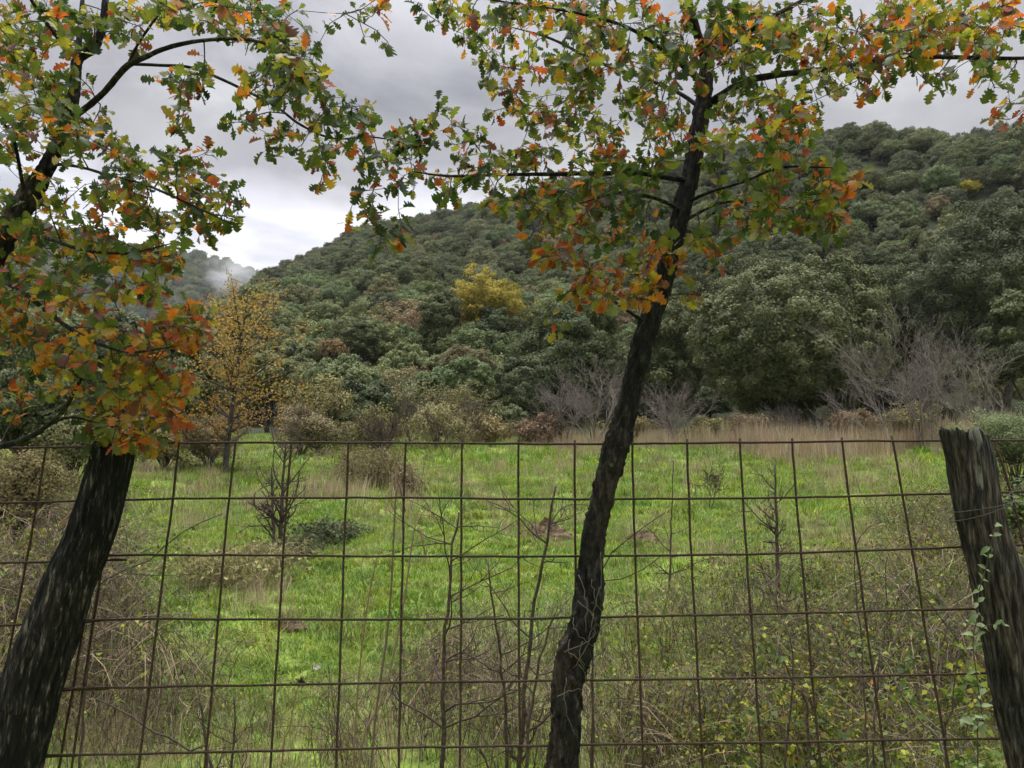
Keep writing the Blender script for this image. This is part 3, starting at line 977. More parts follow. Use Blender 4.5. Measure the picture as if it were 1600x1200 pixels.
def bare_shrub(px, base_py, top_py, Y, seed, label, mat='grey_twig', stems=7, spread=0.5, levels=4, kids=5, up=1.0, name='bare_shrub', group=None, r0=0.035, minr=0.0036, lean=(0, 0)):
    rs = np.random.RandomState(seed)
    if Y is None:
        g = ground_hit(px, base_py); Y = g[1]
    c = P(px, base_py, Y)
    gz = hz(c[0], c[1])
    top = P(px, top_py, Y)[2]
    mb = MB()
    wood(mb, branching(rs, (0, 0, -0.05), (top - gz) * 0.78, levels=levels, spread=spread, r0=r0, kids=kids, trunk_bits=stems, lean=lean, crook=0.30, up=up), 4, minr=minr)
    return put(name, mb.mesh(name, M[mat]), loc=(c[0], c[1], gz), label=label, cat='shrub', group=group)


bare_shrub(930, 690, 525, 30, 51, 'tall bare pale-twigged shrub just left of the leaning oak trunk', stems=7)
bare_shrub(890, 690, 560, 31, 52, 'bare pale shrub in front of the dark evergreen left of the oak trunk', stems=5)
bare_shrub(1048, 680, 570, 33, 53, 'bare grey shrub just right of the leaning oak trunk at the meadow edge', stems=7)
bare_shrub(1212, 660, 600, 37, 54, 'low bare whitish shrub at the foot of the big rounded evergreen', stems=8, spread=1.2)
bare_shrub(1392, 670, 500, 30, 55, 'slender bare grey shrub right of the big rounded evergreen', stems=5, spread=0.35, up=1.1)
bare_shrub(1440, 680, 500, 28, 56, 'bare pinkish-grey shrub left of the weathered grey post', stems=6, spread=0.4, up=1.1)
bare_shrub(1480, 680, 440, 28, 57, 'tallest bare grey shrub, rising above the weathered grey post', stems=5, spread=0.4, up=1.1)
bare_shrub(1545, 670, 500, 29, 58, 'bare grey shrub behind the top right side of the weathered grey post', stems=6, spread=0.5, up=1.1)
bare_shrub(1300, 660, 625, 36, 59, 'low twiggy bare shrub in the tan grass below the big rounded evergreen', stems=6, spread=1.2, mat='grey_twig')
bare_shrub(700, 700, 610, 24, 60, 'thin bare sapling at the meadow edge left of centre', stems=2, spread=0.3, mat='brown_twig', r0=0.03)
bare_shrub(600, 700, 620, 25, 61, 'bare brown shrub above the brown bracken', stems=7, mat='brown_twig')
bare_shrub(1110, 800, 700, None, 65, 'small bare sapling low on the meadow right of the oak trunk', stems=2, spread=0.5, mat='brown_twig', r0=0.014, minr=0.003)


# ------------------------------------------------------------------ ground cover
def blade_mesh(rs, n, rad, h0, h1, w, mat, bend=0.4, name='tuft', seg=2, tlo=0.2, thi=0.8):
    mb = MB()
    a = rs.uniform(0, 6.28, n); r = rad * np.sqrt(rs.rand(n))
    b = np.column_stack((np.cos(a) * r, np.sin(a) * r, np.full(n, -0.02)))
    d = rs.uniform(0, 6.28, n)
    hh = rs.uniform(h0, h1, n)
    ti = rs.uniform(tlo, thi, n)
    bd = rs.uniform(0.1, 1, n) * bend
    side = np.column_stack((-np.sin(d), np.cos(d), np.zeros(n))) * (w * rs.uniform(0.6, 1.3, n))[:, None]
    fw = np.column_stack((np.cos(d), np.sin(d), np.zeros(n)))
    m1 = b + fw * (bd * hh * 0.3)[:, None] + np.array((0, 0, 1)) * (hh * 0.6)[:, None]
    tp = b + fw * (bd * hh)[:, None] + np.array((0, 0, 1)) * hh[:, None]
    v = np.stack((b - side, b + side, m1 + side * .8, m1 - side * .8, tp), 1).reshape(-1, 3)
    k = np.arange(n) * 5
    mb.add(v, np.stack((k, k + 1, k + 2, k + 3), -1), None, ti)
    mb2 = np.stack((k + 3, k + 2, k + 4), -1)
    mb.t.append(mb2); mb.tt.append(ti); mb.tm.append(np.zeros(n))
    return mb.mesh(name, mat)


def tangle_mesh(rs, n, rad, hgt, leaf_n, name, leaf_size=0.03, r=0.0022):
    """a clump of arching dead stems with a few small leaves"""
    mb = MB()
    for i in range(n):
        a = rs.uniform(0, 6.28); q = rad * math.sqrt(rs.rand()) * 0.7
        b = np.array((math.cos(a) * q, math.sin(a) * q, -0.03))
        d = rs.uniform(0, 6.28); h = hgt * rs.uniform(0.35, 1.0); L = rad * rs.uniform(0.3, 1.3)
        f = np.array((math.cos(d), math.sin(d), 0))
        p = smooth_line([b, b + f * L * .25 + np.array((0, 0, h * .7)) + rs.normal(size=3) * .04, b + f * L * .65 + np.array((0, 0, h)) + rs.normal(size=3) * .05,
                         b + f * L * 1.05 + np.array((0, 0, h * rs.uniform(.5, 1.05)))], 9)
        tube(mb, p, np.linspace(r * rs.uniform(.7, 1.6), r * .5, 9), 3, rs.uniform(0, 1), 0, cap=False)
        for k in range(rs.randint(1, 4)):
            j = rs.randint(2, 9)
            e = p[j] + rand_dirs(rs, 1)[0] * rs.uniform(.05, .16)
            tube(mb, [p[j], (p[j] + e) / 2 + rs.normal(size=3) * .012, e], [r * .6, r * .5, r * .35], 3, rs.uniform(0, 1), 0, cap=False)
        if leaf_n:
            m = rs.poisson(leaf_n / n)
            if m:
                cards(mb, p[rs.randint(2, 9, m)] + rs.normal(size=(m, 3)) * 0.03, rand_dirs(rs, m) + np.array((0, 0, .5)),
                      leaf_size * rs.uniform(.5, 1.3, m), leaf_size * .65 * rs.uniform(.6, 1.2, m), rs, rs.uniform(0, 1, m), 1)
    return mb.mesh(name, [M['bramble'], M['bramble_leaf']])


G = [blade_mesh(np.random.RandomState(200 + i), 95, 0.13, 0.03, 0.07, 0.0046, M['grass'], 1.7, 'grass_tuft') for i in range(5)]
G += [blade_mesh(np.random.RandomState(210 + i), 40, 0.10, 0.06, 0.13, 0.0034, M['grass'], 1.0, 'grass_tuft') for i in range(2)]
D = [blade_mesh(np.random.RandomState(220 + i), 30, 0.12, 0.07, 0.26, 0.0017, M['stem_straw'], 0.7, 'dry_tuft') for i in range(4)]
D += [blade_mesh(np.random.RandomState(230 + i), 40, 0.25, 0.4, 1.15, 0.006, M['stem_straw'], 0.35, 'reed_tuft') for i in range(3)]
D += [blade_mesh(np.random.RandomState(240 + i), 60, 0.2, 0.02, 0.09, 0.0028, M['brown_leaf'], 1.2, 'litter_tuft') for i in range(2)]
T = [tangle_mesh(np.random.RandomState(250 + i), 34, 0.42, 0.55, 40, 'tangle', 0.03) for i in range(3)]
T += [tangle_mesh(np.random.RandomState(260 + i), 26, 0.38, 0.42, 300, 'tangle', 0.03) for i in range(3)]

def weed_clump(px, py, w, Y_off, seed, leafy, name, label, dark=False):
    rs = np.random.RandomState(seed)
    g = ground_hit(px, py)
    a = w / FPX * g[1] / 2
    me = tangle_mesh(rs, 170, a, a * 0.75, leafy, name, 0.05, 0.0028)
    if dark:
        me.materials[1] = M['dark_evergreen']
    else:
        me.materials[1] = M['olive_leaf']; me.materials[0] = M['stem_straw']
    put(name, me, loc=g, label=label, cat='weed clump')


weed_clump(518, 848, 85, 0, 41, 2600, 'dark_bush', 'ragged small dark green bush on the meadow between two fence wires', True)
weed_clump(455, 868, 70, 0, 44, 900, 'dark_bush', 'low dark straggly weeds at the foot of the lichen-grey sapling', True)
weed_clump(350, 915, 150, 0, 42, 1500, 'weed_clump', 'low brown-green clump of weeds on the meadow at left')
weed_clump(400, 895, 110, 0, 43, 1200, 'weed_clump', 'smaller dry weed clump on the meadow below the lichen-grey sapling')

# patches of the meadow that are brown rather than green: (px, py, rx, ry, strength) as seen on the ground
BROWN = [(150, 1060, 110, 90, 0.95), (60, 900, 90, 120, 1.0), (360, 890, 120, 55, 0.7), (760, 1140, 130, 110, 1.0), (640, 1180, 120, 60, 0.7),
         (1260, 1110, 270, 130, 0.95), (1430, 900, 120, 120, 0.75), (1130, 935, 110, 60, 0.55), (1280, 945, 130, 70, 0.75), (1500, 1050, 150, 170, 1.0), (960, 1130, 160, 110, 0.75),
         (1380, 745, 90, 30, 0.6), (590, 745, 110, 45, 0.8), (850, 830, 55, 22, 0.7), (1010, 835, 45, 18, 0.7), (460, 980, 40, 12, 0.6),
         (250, 1160, 160, 70, 0.7), (480, 1085, 90, 20, 0.5), (850, 760, 60, 16, 0.3), (290, 745, 90, 40, 0.7), (460, 730, 60, 30, 0.5), (980, 715, 120, 16, 0.3)]


def brown_at(x, y, z):
    px, py = project(x, y, z)
    b = np.zeros_like(px)
    for cx, cy, rx, ry, s in BROWN:
        d = np.sqrt(((px - cx) / rx) ** 2 + ((py - cy) / ry) ** 2)
        b = np.maximum(b, s * np.clip(1.55 - d, 0, 0.75) / 0.75)
    return b, px, py


def grass_and_weeds():
    rs = np.random.RandomState(900)
    gp, gs, gi = [], [], []
    dp, ds, di = [], [], []
    tp, ts, ti = [], [], []
    rings = [(2.6, 6.0, 0.085, 0.75), (6.0, 12.0, 0.125, 1.1), (12.0, 22, 0.22, 1.9), (22, 40, 0.42, 3.2)]
    for y0, y1, sp, sc in rings:
        xm = 0.95 * y1
        xx, yy = np.meshgrid(np.arange(-xm, xm, sp), np.arange(y0, y1, sp))
        xx = xx.ravel() + rs.uniform(-.5, .5, xx.size) * sp; yy = yy.ravel() + rs.uniform(-.5, .5, yy.size) * sp
        k = np.abs(xx) < 0.85 * yy + 0.8
        xx, yy = xx[k], yy[k]
        zz = height(xx, yy)
        b, px, py = brown_at(xx, yy, zz)
        nz = bumps(xx * 2.1 + 7, yy * 2.1) * 2.2
        r = rs.rand(len(xx))
        nz2 = np.sin(xx * 1.9 + 1.5 * np.sin(yy * 0.8)) * np.sin(yy * 1.25 + 1.2 * np.sin(xx * 0.7 + 1))
        p_dry = np.clip(0.03 + b * 0.45 + nz * 1.2 + 0.42 * np.clip(nz2 - 0.25, 0, 1) + 0.25 * np.clip((yy - 18) / 14, 0, 1) + 0.16 * np.clip((5.2 - yy) / 1.5, 0, 1), 0.03, 0.85)
        dry = r < p_dry
        keep = (rs.rand(len(xx)) < 0.92)
        g = ~dry & keep
        n = g.sum()
        gp.append(np.column_stack((xx[g], yy[g], zz[g])))
        gs.append(sc * rs.uniform(0.75, 1.3, n))
        gi.append(np.where(rs.rand(n) < 0.85, rs.randint(0, 5, n), rs.randint(5, 7, n)))
        d_ = dry & keep & (rs.rand(len(xx)) < 0.8)
        n = d_.sum()
        dp.append(np.column_stack((xx[d_], yy[d_], zz[d_])))
        ds.append(np.minimum(sc, 2.0) * rs.uniform(0.6, 1.2, n))
        di.append(np.where(rs.rand(n) < 0.55, rs.randint(0, 4, n), rs.randint(7, 9, n)))
    # tan reeds along the far edge of the meadow
    n = 5200
    u = rs.uniform(-0.75, 0.8, n)
    yy = rs.uniform(30, 39, n) - 2.5 * np.sin(u * 5) - 2.0 * np.sin(u * 17 + 1) - 6 * rs.rand(n) ** 4
    xx = u * yy
    kx, ky = project(xx, yy, height(xx, yy))
    dens = np.interp(kx, [0, 250, 480, 760, 860, 1000, 1070, 1150, 1450, 1600], [.2, .25, .35, .3, .6, .8, 1.0, 1, 1, .9])
    k = rs.rand(n) < dens * np.clip(0.6 + 1.1 * np.sin(xx * 1.3 + np.sin(yy)) * np.sin(yy * 1.1 + xx * .4), 0.1, 1)
    xx, yy = xx[k], yy[k]; n = len(xx)
    dp.append(np.column_stack((xx, yy, height(xx, yy)))); ds.append(rs.uniform(0.45, 1.2, n) * np.interp(kx[k], [0, 820, 900, 1000, 1090, 1600], [.4, .45, .7, .75, 0.95, 1.1])); di.append(rs.randint(4, 7, n))
    # undergrowth tangles just beyond the fence and along the left edge
    n = 2600
    yy = 2.75 + 4.2 * rs.rand(n) ** 1.3
    xx = rs.uniform(-0.8, 0.85, n) * yy
    zz = height(xx, yy)
    b, px, py = brown_at(xx, yy, zz)
    k = (rs.rand(n) < np.where((px > 950) | (px < 330), 0.34, 0.22) * np.clip(b, 0, 1) ** 2 + 0.004)
    xx, yy, zz, px, py = xx[k], yy[k], zz[k], px[k], py[k]; n = len(xx)
    tp.append(np.column_stack((xx, yy, zz))); ts.append(rs.uniform(0.55, 1.05, n))
    ti.append(np.where((px > 1000) & (rs.rand(n) < 0.75), rs.randint(3, 6, n), rs.randint(0, 3, n)))
    n = 900
    yy = 4.0 + 22 * rs.rand(n) ** 1.4; xx = rs.uniform(-0.75, 0.75, n) * yy
    k = rs.rand(n) < np.clip(0.45 + bumps(xx * 1.7, yy * 1.7 + 5) * 4, 0.1, 1); xx, yy = xx[k], yy[k]; n = len(xx)
    tp.append(np.column_stack((xx, yy, height(xx, yy) - 0.02))); ts.append(rs.uniform(0.16, 0.42, n) * np.clip(yy / 9, .8, 1.5)); ti.append(rs.randint(2, 6, n))
    n = 130
    yy = rs.uniform(4.5, 13, n); xx = -yy * rs.uniform(0.52, 0.8, n)
    tp.append(np.column_stack((xx, yy, height(xx, yy)))); ts.append(rs.uniform(0.8, 1.7, n)); ti.append(rs.randint(0, 6, n))
    n = 110
    yy = rs.uniform(4.0, 14, n); xx = yy * rs.uniform(0.5, 0.85, n)
    tp.append(np.column_stack((xx, yy, height(xx, yy)))); ts.append(rs.uniform(0.7, 1.5, n)); ti.append(rs.randint(2, 6, n))

    def go(name, p, s, i, coll, label, cat):
        p = np.concatenate(p); s = np.concatenate(s); i = np.concatenate(i)
        n = len(p)
        rot = np.column_stack((rs.normal(size=n) * .08, rs.normal(size=n) * .08, rs.uniform(0, 6.28, n)))
        o = scatter(name, p, rot, np.column_stack((s, s, s * rs.uniform(.8, 1.25, n))), i, coll)
        tag(o, label, cat)
        print(name, n)

    go('meadow_grass', gp, gs, gi, proto_collection('grass_tuft', G), 'short bright green grass covering the meadow beyond the fence', 'grass')
    go('dry_grass', dp, ds, di, proto_collection('dry_tuft', D), 'tan dry grass in patches on the meadow and along its far edge', 'dry grass')
    go('bramble_undergrowth', tp, ts, ti, proto_collection('bramble_tangle', T), 'tangled brown bramble stems and small leaves behind the fence', 'undergrowth')


grass_and_weeds()


def mound(name, px, py, w, h, seed, mat, label, cat, sub=26):
    rs = np.random.RandomState(seed)
    g = ground_hit(px, py)
    a = w / FPX * g[1] / 2; hgt = h / FPX * g[1]
    mb = MB()
    th = np.linspace(0, np.pi / 2, 9)[:, None]; ph = (np.arange(sub) * 2 * np.pi / sub)[None, :]
    rr = 1 + 0.2 * np.sin(2 * ph + seed) + 0.12 * np.sin(5 * ph + 2 * seed) + 0.09 * rs.normal(size=(9, sub))
    x = np.sin(th) * np.cos(ph) * rr * a; y = np.sin(th) * np.sin(ph) * rr * a * 0.8
    z = np.cos(th) * (1 + 0.12 * rs.normal(size=(9, sub))) * hgt * (0.95 + 0.2 * np.sin(3 * ph + seed)) - 0.03
    a_ = (np.arange(8)[:, None] * sub + np.arange(sub)[None, :]); b_ = (np.arange(8)[:, None] * sub + (np.arange(sub)[None, :] + 1) % sub)
    mb.add(np.stack((x, y, z), -1).reshape(-1, 3), np.stack((a_, a_ + sub, b_ + sub, b_), -1).reshape(-1, 4))
    for k in range(260 if mat == 'soil' else 0):
        w_ = rs.uniform(0, 6.28); e_ = math.sqrt(rs.rand()) * 0.85
        q = np.array((math.cos(w_) * e_ * a, math.sin(w_) * e_ * a * .7, hgt * (1 - e_) * .9))
        s = 0.025 * rs.uniform(.5, 1.6)
        d = rand_dirs(rs, 6) * s
        mb.add(q + np.array([[s, 0, 0], [0, s, 0], [-s, 0, 0], [0, -s, 0], [0, 0, s], [0, 0, -s]]) + d * .4, None,
               [(0, 1, 4), (1, 2, 4), (2, 3, 4), (3, 0, 4), (1, 0, 5), (2, 1, 5), (3, 2, 5), (0, 3, 5)])
    return put(name, mb.mesh(name, M[mat], smooth=False), loc=g, label=label, cat=cat)


mound('earth_mound', 850, 842, 80, 24, 3, 'soil', 'brown mound of dug earth on the meadow left of the oak trunk', 'mound')
mound('earth_mound', 1005, 845, 55, 14, 4, 'soil', 'small brown earth mound on the meadow just right of the oak trunk', 'mound')
mound('earth_mound', 455, 985, 45, 7, 6, 'soil', 'low scrape of bare earth on the meadow at left', 'mound')
mound('stone', 498, 1045, 26, 10, 5, 'stone', 'pale flat stone lying in the grass at lower left of centre', 'stone')


def bracken():
    """dead brown bracken: flopped fronds"""
    rs = np.random.RandomState(71)
    for px, py, w, h, lab in ((575, 765, 130, 60, 'large clump of dead brown bracken on the meadow left of centre'),
                              (632, 775, 40, 40, 'small drooping tuft of dead brown grass beside the bracken clump')):
        g = ground_hit(px, py)
        a = w / FPX * g[1] / 2; hg = h / FPX * g[1]
        mb = MB()
        for i in range(int(150 * w / 130)):
            q = np.array((rs.normal() * a * .45, rs.normal() * a * .4, 0))
            d = rs.uniform(0, 6.28); f = np.array((math.cos(d), math.sin(d), 0)); L = a * rs.uniform(.3, .7); hh = hg * rs.uniform(.4, 1.1)
            p = smooth_line([q, q + f * L * .4 + np.array((0, 0, hh)), q + f * L + np.array((0, 0, hh * .45))], 8)
            tube(mb, p, np.linspace(.006, .003, 8), 3, rs.rand(), cap=False)
            m = 26
            cards(mb, p[rs.randint(2, 8, m)] + rs.normal(size=(m, 3)) * .05, rand_dirs(rs, m), rs.uniform(.05, .12, m), rs.uniform(.015, .03, m), rs, rs.rand(m))
        put('dead_bracken', mb.mesh('dead_bracken', M['brown_leaf']), loc=g, label=lab, cat='plant')


bracken()

# ------------------------------------------------------------------ fence
FY, LEAN = 2.06, R(7.0)            # the panel leans away from the camera


def fence_pt(px, py, off=0.0):
    u, t = ray(px, py)
    ztop = 1.65
    # plane: y = FY - off + tan(LEAN) * (z - ztop)
    k = math.tan(LEAN)
    y = (FY - off + k * (EYE - ztop)) / (1 - k * t)
    return np.array((u * y, y, EYE + t * y))


def fence_panel(label, hor, ver, off, seed, low=None):
    rs = np.random.RandomState(seed)
    base = fence_pt(hor[0][0][0], 1190, off)
    root = empty('wire_fence', (base[0], base[1], 0), label, 'fence')
    inv = np.array((base[0], base[1], 0))
    for h in hor:
        p = np.array([fence_pt(x, y, off + 0.006) for x, y in h]) - inv
        n = max(10, int(np.linalg.norm(p[-1] - p[0]) / 0.05))
        p = smooth_line(p, n) + rs.normal(size=(n, 3)) * 0.0006
        mb = MB(); tube(mb, p, 0.0031, 7)
        put('horizontal_wire', mb.mesh('horizontal_wire', M['rust']), root)
    for v in ver:
        p = [fence_pt(x, y, off) for x, y in v]
        e = p[-1] + (p[-1] - p[-2]) / np.linalg.norm(p[-1] - p[-2]) * 0.0
        d = unit(p[-1] - p[-2])
        p.append(p[-1] + d * max(0.05, (p[-1][2] - 0.05) / max(-d[2], .3)))     # down to the ground
        p = np.array(p) - inv
        n = 30
        p = smooth_line(p, n) + rs.normal(size=(n, 3)) * 0.0006
        mb = MB(); tube(mb, p, 0.0031, 7)
        put('vertical_wire', mb.mesh('vertical_wire', M['rust']), root)
    return root, inv


hor = [[(150, 697), (300, 692), (600, 692), (900, 694), (1200, 691), (1400, 689), (1700, 688)],
       [(130, 783), (300, 779), (600, 778), (900, 780), (1200, 778), (1450, 772), (1700, 766)],
       [(110, 868), (300, 867), (600, 869), (900, 869), (1200, 865), (1450, 857), (1700, 846)],
       [(90, 969), (300, 967), (600, 968), (900, 965), (1200, 959), (1480, 952), (1700, 944)],
       [(50, 1077), (250, 1073), (600, 1067), (900, 1063), (1200, 1059), (1500, 1053), (1750, 1047)],
       [(30, 1181), (250, 1177), (600, 1169), (900, 1164), (1200, 1160), (1560, 1154), (1750, 1150)],
       [(10, 1290), (600, 1275), (1200, 1265), (1800, 1255)]]
ver = [[(192, 686), (160, 880), (112, 1200)], [(281, 686), (267, 800), (217, 1200)], [(369, 686), (356, 800), (320, 1200)],
       [(456, 686), (447, 800), (422, 1200)], [(545, 686), (540, 800), (525, 1200)], [(634, 686), (631, 800), (623, 1200)],
       [(722, 686), (721, 800), (719, 1200)], [(810, 686), (810, 800), (812, 1200)], [(898, 688), (898, 800), (903, 1200)],
       [(988, 686), (990, 800), (1005, 1200)], [(1073, 686), (1077, 800), (1098, 1200)], [(1155, 685), (1162, 800), (1190, 1200)],
       [(1237, 685), (1246, 800), (1282, 1200)], [(1315, 684), (1330, 800), (1384, 1200)], [(1393, 681), (1415, 800), (1483, 1200)],
       [(1472, 681), (1498, 800), (1585, 1200)], [(1553, 690), (1585, 790), (1680, 1200)], [(1632, 690), (1665, 790), (1780, 1200)]]
fence_root, fence_inv = fence_panel('rusty square-mesh wire fence panel stretching between the two wooden posts', hor, ver, 0.0, 1)
hor2 = [[(-160, 703), (0, 700), (200, 697)], [(-160, 788), (0, 786), (175, 781)], [(-160, 885), (0, 880), (197, 875)],
        [(-160, 981), (0, 977), (180, 968)], [(-160, 1088), (0, 1082), (170, 1076)], [(-160, 1190), (0, 1186), (120, 1180)]]
ver2 = [[(188, 700), (140, 930), (92, 1200)], [(73, 692), (50, 830), (-20, 1200)], [(-20, 692), (-45, 830), (-120, 1200)], [(-110, 692), (-140, 830), (-230, 1200)]]
fence_panel('rusty square-mesh wire fence panel running off left behind the dark post', hor2, ver2, -0.02, 2)


def fence_post(label, rows, Y, mat, seed, jag, ground_px):
    """rows: (px, py, width px) down the post; jag(angle) -> extra height of the broken top"""
    rs = np.random.RandomState(seed)
    last = rows[-1]
    pts = [np.append(P(x, y, Y), w * 0.83 / FPX * Y / 2) for x, y, w in rows]
    d = unit((pts[-1] - pts[-2])[:3])
    k = (pts[-1][2] + 0.25) / -d[2]
    pts.append(np.append(pts[-1][:3] + d * k, pts[-1][3]))
    base = np.array((pts[-1][0], pts[-1][1], 0.0))
    n, kk = 150, 72
    L = smooth_line(pts, n)
    p, t, nn, b = frames(L[:, :3])
    an = np.arange(kk) * 2 * np.pi / kk
    sdv = seed * 11.3
    v = np.zeros((n, kk, 3))
    for i in range(n):
        s = i / n * np.linalg.norm(pts[-1][:3] - pts[0][:3])
        for j in range(kk):
            ca, sa = math.cos(an[j]), math.sin(an[j])
            g = mnoise.noise(Vector((ca * 2.2 + sdv, sa * 2.2, s * 0.9))) * 0.13
            g += -abs(mnoise.noise(Vector((ca * 5.5 + sdv, sa * 5.5, s * 1.3)))) * 0.22
            g += -abs(mnoise.noise(Vector((ca * 11 + sdv, sa * 11, s * 2.6)))) * 0.20
            g += mnoise.noise(Vector((ca * 20 + sdv, sa * 20, s * 16))) * 0.06
            g += 0.10
            v[i, j] = p[i] + (nn[i] * ca + b[i] * sa) * L[i, 3] * (1 + g)
            if i < 14:
                v[i, j] += t[i] * (-jag(an[j], nn[i] * ca + b[i] * sa) * (1 - i / 14))
    v = v.reshape(-1, 3) - base
    a_ = (np.arange(n - 1)[:, None] * kk + np.arange(kk)[None, :]); b_ = (np.arange(n - 1)[:, None] * kk + (np.arange(kk)[None, :] + 1) % kk)
    mb = MB()
    q = np.stack((a_, b_, b_ + kk, a_ + kk), -1).reshape(-1, 4)
    # top: two inner rings sunk a little, rough end grain
    ctr = v[:kk].mean(0)
    r1 = ctr + (v[:kk] - ctr) * 0.62 - np.array((0, 0, 1)) * (0.004 + 0.012 * rs.rand(kk))[:, None]
    r2 = ctr + (v[:kk] - ctr) * 0.25 - np.array((0, 0, 1)) * (0.006 + 0.014 * rs.rand(kk))[:, None]
    m = n * kk
    V = np.concatenate((v, r1, r2, [ctr - np.array((0, 0, .012))]))
    j0 = np.arange(kk); j1 = (j0 + 1) % kk
    q = np.concatenate((q, np.stack((j1, j0, m + j0, m + j1), -1), np.stack((m + j1, m + j0, m + kk + j0, m + kk + j1), -1)))
    tr = np.stack((m + kk + j1, m + kk + j0, np.full(kk, m + 2 * kk)), -1)
    mb.add(V, q, tr)
    o = put('fence_post', mb.mesh('fence_post', M[mat]), loc=base, label=label, cat='post')
    return o


def jag_left(a, d):
    return 0.008 * math.sin(5 * a) + 0.004 * math.sin(11 * a + 1)


def jag_right(a, d):
    h = -0.034 * max(0.0, d[0] - 0.15) / 0.85 + 0.012 * max(0.0, -d[0] - 0.55) / 0.45
    return h + 0.004 * math.sin(7 * a) + 0.004 * math.sin(13 * a + 2) + 0.003 * math.sin(23 * a)


fence_post('dark weathered leaning fence post under the near left oak leaves', [(178, 700, 68), (163, 760, 72), (143, 830, 80), (110, 910, 84), (80, 990, 92), (45, 1090, 98), (15, 1200, 100)],
           1.93, 'post_dark', 1, jag_left, None)
fence_post('grey weathered fence post with a split top at the right edge', [(1503, 672, 72), (1516, 720, 78), (1530, 800, 76), (1552, 880, 82), (1570, 950, 86), (1597, 1080, 88), (1625, 1200, 92)],
           1.93, 'post_grey', 2, jag_right, None)

# tie wire round the right post and hooks on the left post, parts of the fence
def tie_wires():
    def coil(cpx, cpy, wpx, Y, turns, tail, seed):
        rs = np.random.RandomState(seed)
        c = P(cpx, cpy, Y)
        r = wpx / FPX * Y / 2 + 0.004
        a = np.linspace(0, 6.28 * turns, 26 * turns)
        p = c + np.column_stack((np.cos(a) * r, np.sin(a) * r, 0.02 * np.sin(a * .5) + 0.018 * np.cos(a) + 0.003 * a))
        q = [p[-1] + np.array(tail) * f + rs.normal(size=3) * .003 for f in (0.35, 0.7, 1)]
        p = np.vstack((p, q)) - fence_inv
        mb = MB(); tube(mb, p, 0.0011, 6)
        put('tie_wire', mb.mesh('tie_wire', M['tie']), fence_root)
    coil(1533, 808, 84, 1.93, 2, (0.05, -0.01, 0.04), 1)
    for (x0, y0, x1, y1) in ((125, 974, 185, 968), (95, 1080, 168, 1074), (160, 877, 198, 875)):
        pa, pb_ = fence_pt(x0, y0, 0.012) - fence_inv, fence_pt(x1, y1, 0.012) - fence_inv
        mb = MB(); tube(mb, smooth_line([pa, (pa + pb_) / 2 + np.array((0, 0, .003)), pb_], 6), 0.0032, 6)
        put('wire_end', mb.mesh('wire_end', M['rust']), fence_root)


tie_wires()

# ------------------------------------------------------------------ the two near oaks
OAK_OUT = [(0, .015), (.07, .03), (.13, .11), (.19, .18), (.25, .17), (.29, .11), (.33, .13), (.37, .25), (.43, .33), (.49, .31), (.52, .18), (.55, .17),
           (.60, .27), (.66, .34), (.72, .30), (.75, .18), (.78, .18), (.83, .25), (.88, .23), (.92, .16), (.965, .12), (1.0, .03)]


def oak_leaves(mb, rs, base, dirs, nrm, ln, tint):
    """lobed oak leaves: midrib strip with two lobed halves, folded and drooping"""
    o = np.array(OAK_OUT)
    m = len(o)
    n = len(base)
    x = o[:, 0]; w = o[:, 1]
    side = np.cross(nrm, dirs); side /= np.linalg.norm(side, axis=1, keepdims=True)
    up = np.cross(dirs, side)
    wid = rs.uniform(0.8, 1.25, n); fold = rs.uniform(-0.05, 0.6, n); droop = rs.uniform(-0.2, 0.9, n); curl = rs.normal(size=n) * 0.45
    asy = rs.uniform(0.85, 1.15, (n, 2))
    L = ln[:, None, None]
    V = []
    for s, sgn in ((0, 1), (1, -1), (2, 0)):
        ww = (w[None, :] * wid[:, None] * (asy[:, s][:, None] if s < 2 else 0) * sgn) * (1 + 0.18 * np.sin(x[None, :] * rs.uniform(7, 17, (n, 1)) + rs.uniform(0, 6.28, (n, 1))) + 0.07 * rs.normal(size=(n, m))) if s < 2 else np.zeros((n, m))
        xx = x[None, :] + (0.05 * np.abs(ww) if s < 2 else 0)
        h = np.abs(ww) * fold[:, None] - droop[:, None] * xx ** 2 * 0.6 + curl[:, None] * ww * xx
        V.append(base[:, None, :] + (dirs[:, None, :] * (xx * (1 - 0.12 * np.abs(droop[:, None]) * xx))[:, :, None] + side[:, None, :] * ww[:, :, None] + up[:, None, :] * h[:, :, None]) * L)
    v = np.concatenate(V, 1).reshape(-1, 3)         # per leaf: left m, right m, mid m
    i = np.arange(m - 1)
    lq = np.stack((2 * m + i, 2 * m + i + 1, i + 1, i), -1); rq = np.stack((2 * m + i + 1, 2 * m + i, m + i, m + i + 1), -1)
    q = np.concatenate((lq, rq))
    Q = (q[None] + (np.arange(n) * 3 * m)[:, None, None]).reshape(-1, 4)
    mb.add(v, Q, None, np.repeat(tint, 2 * (m - 1)))


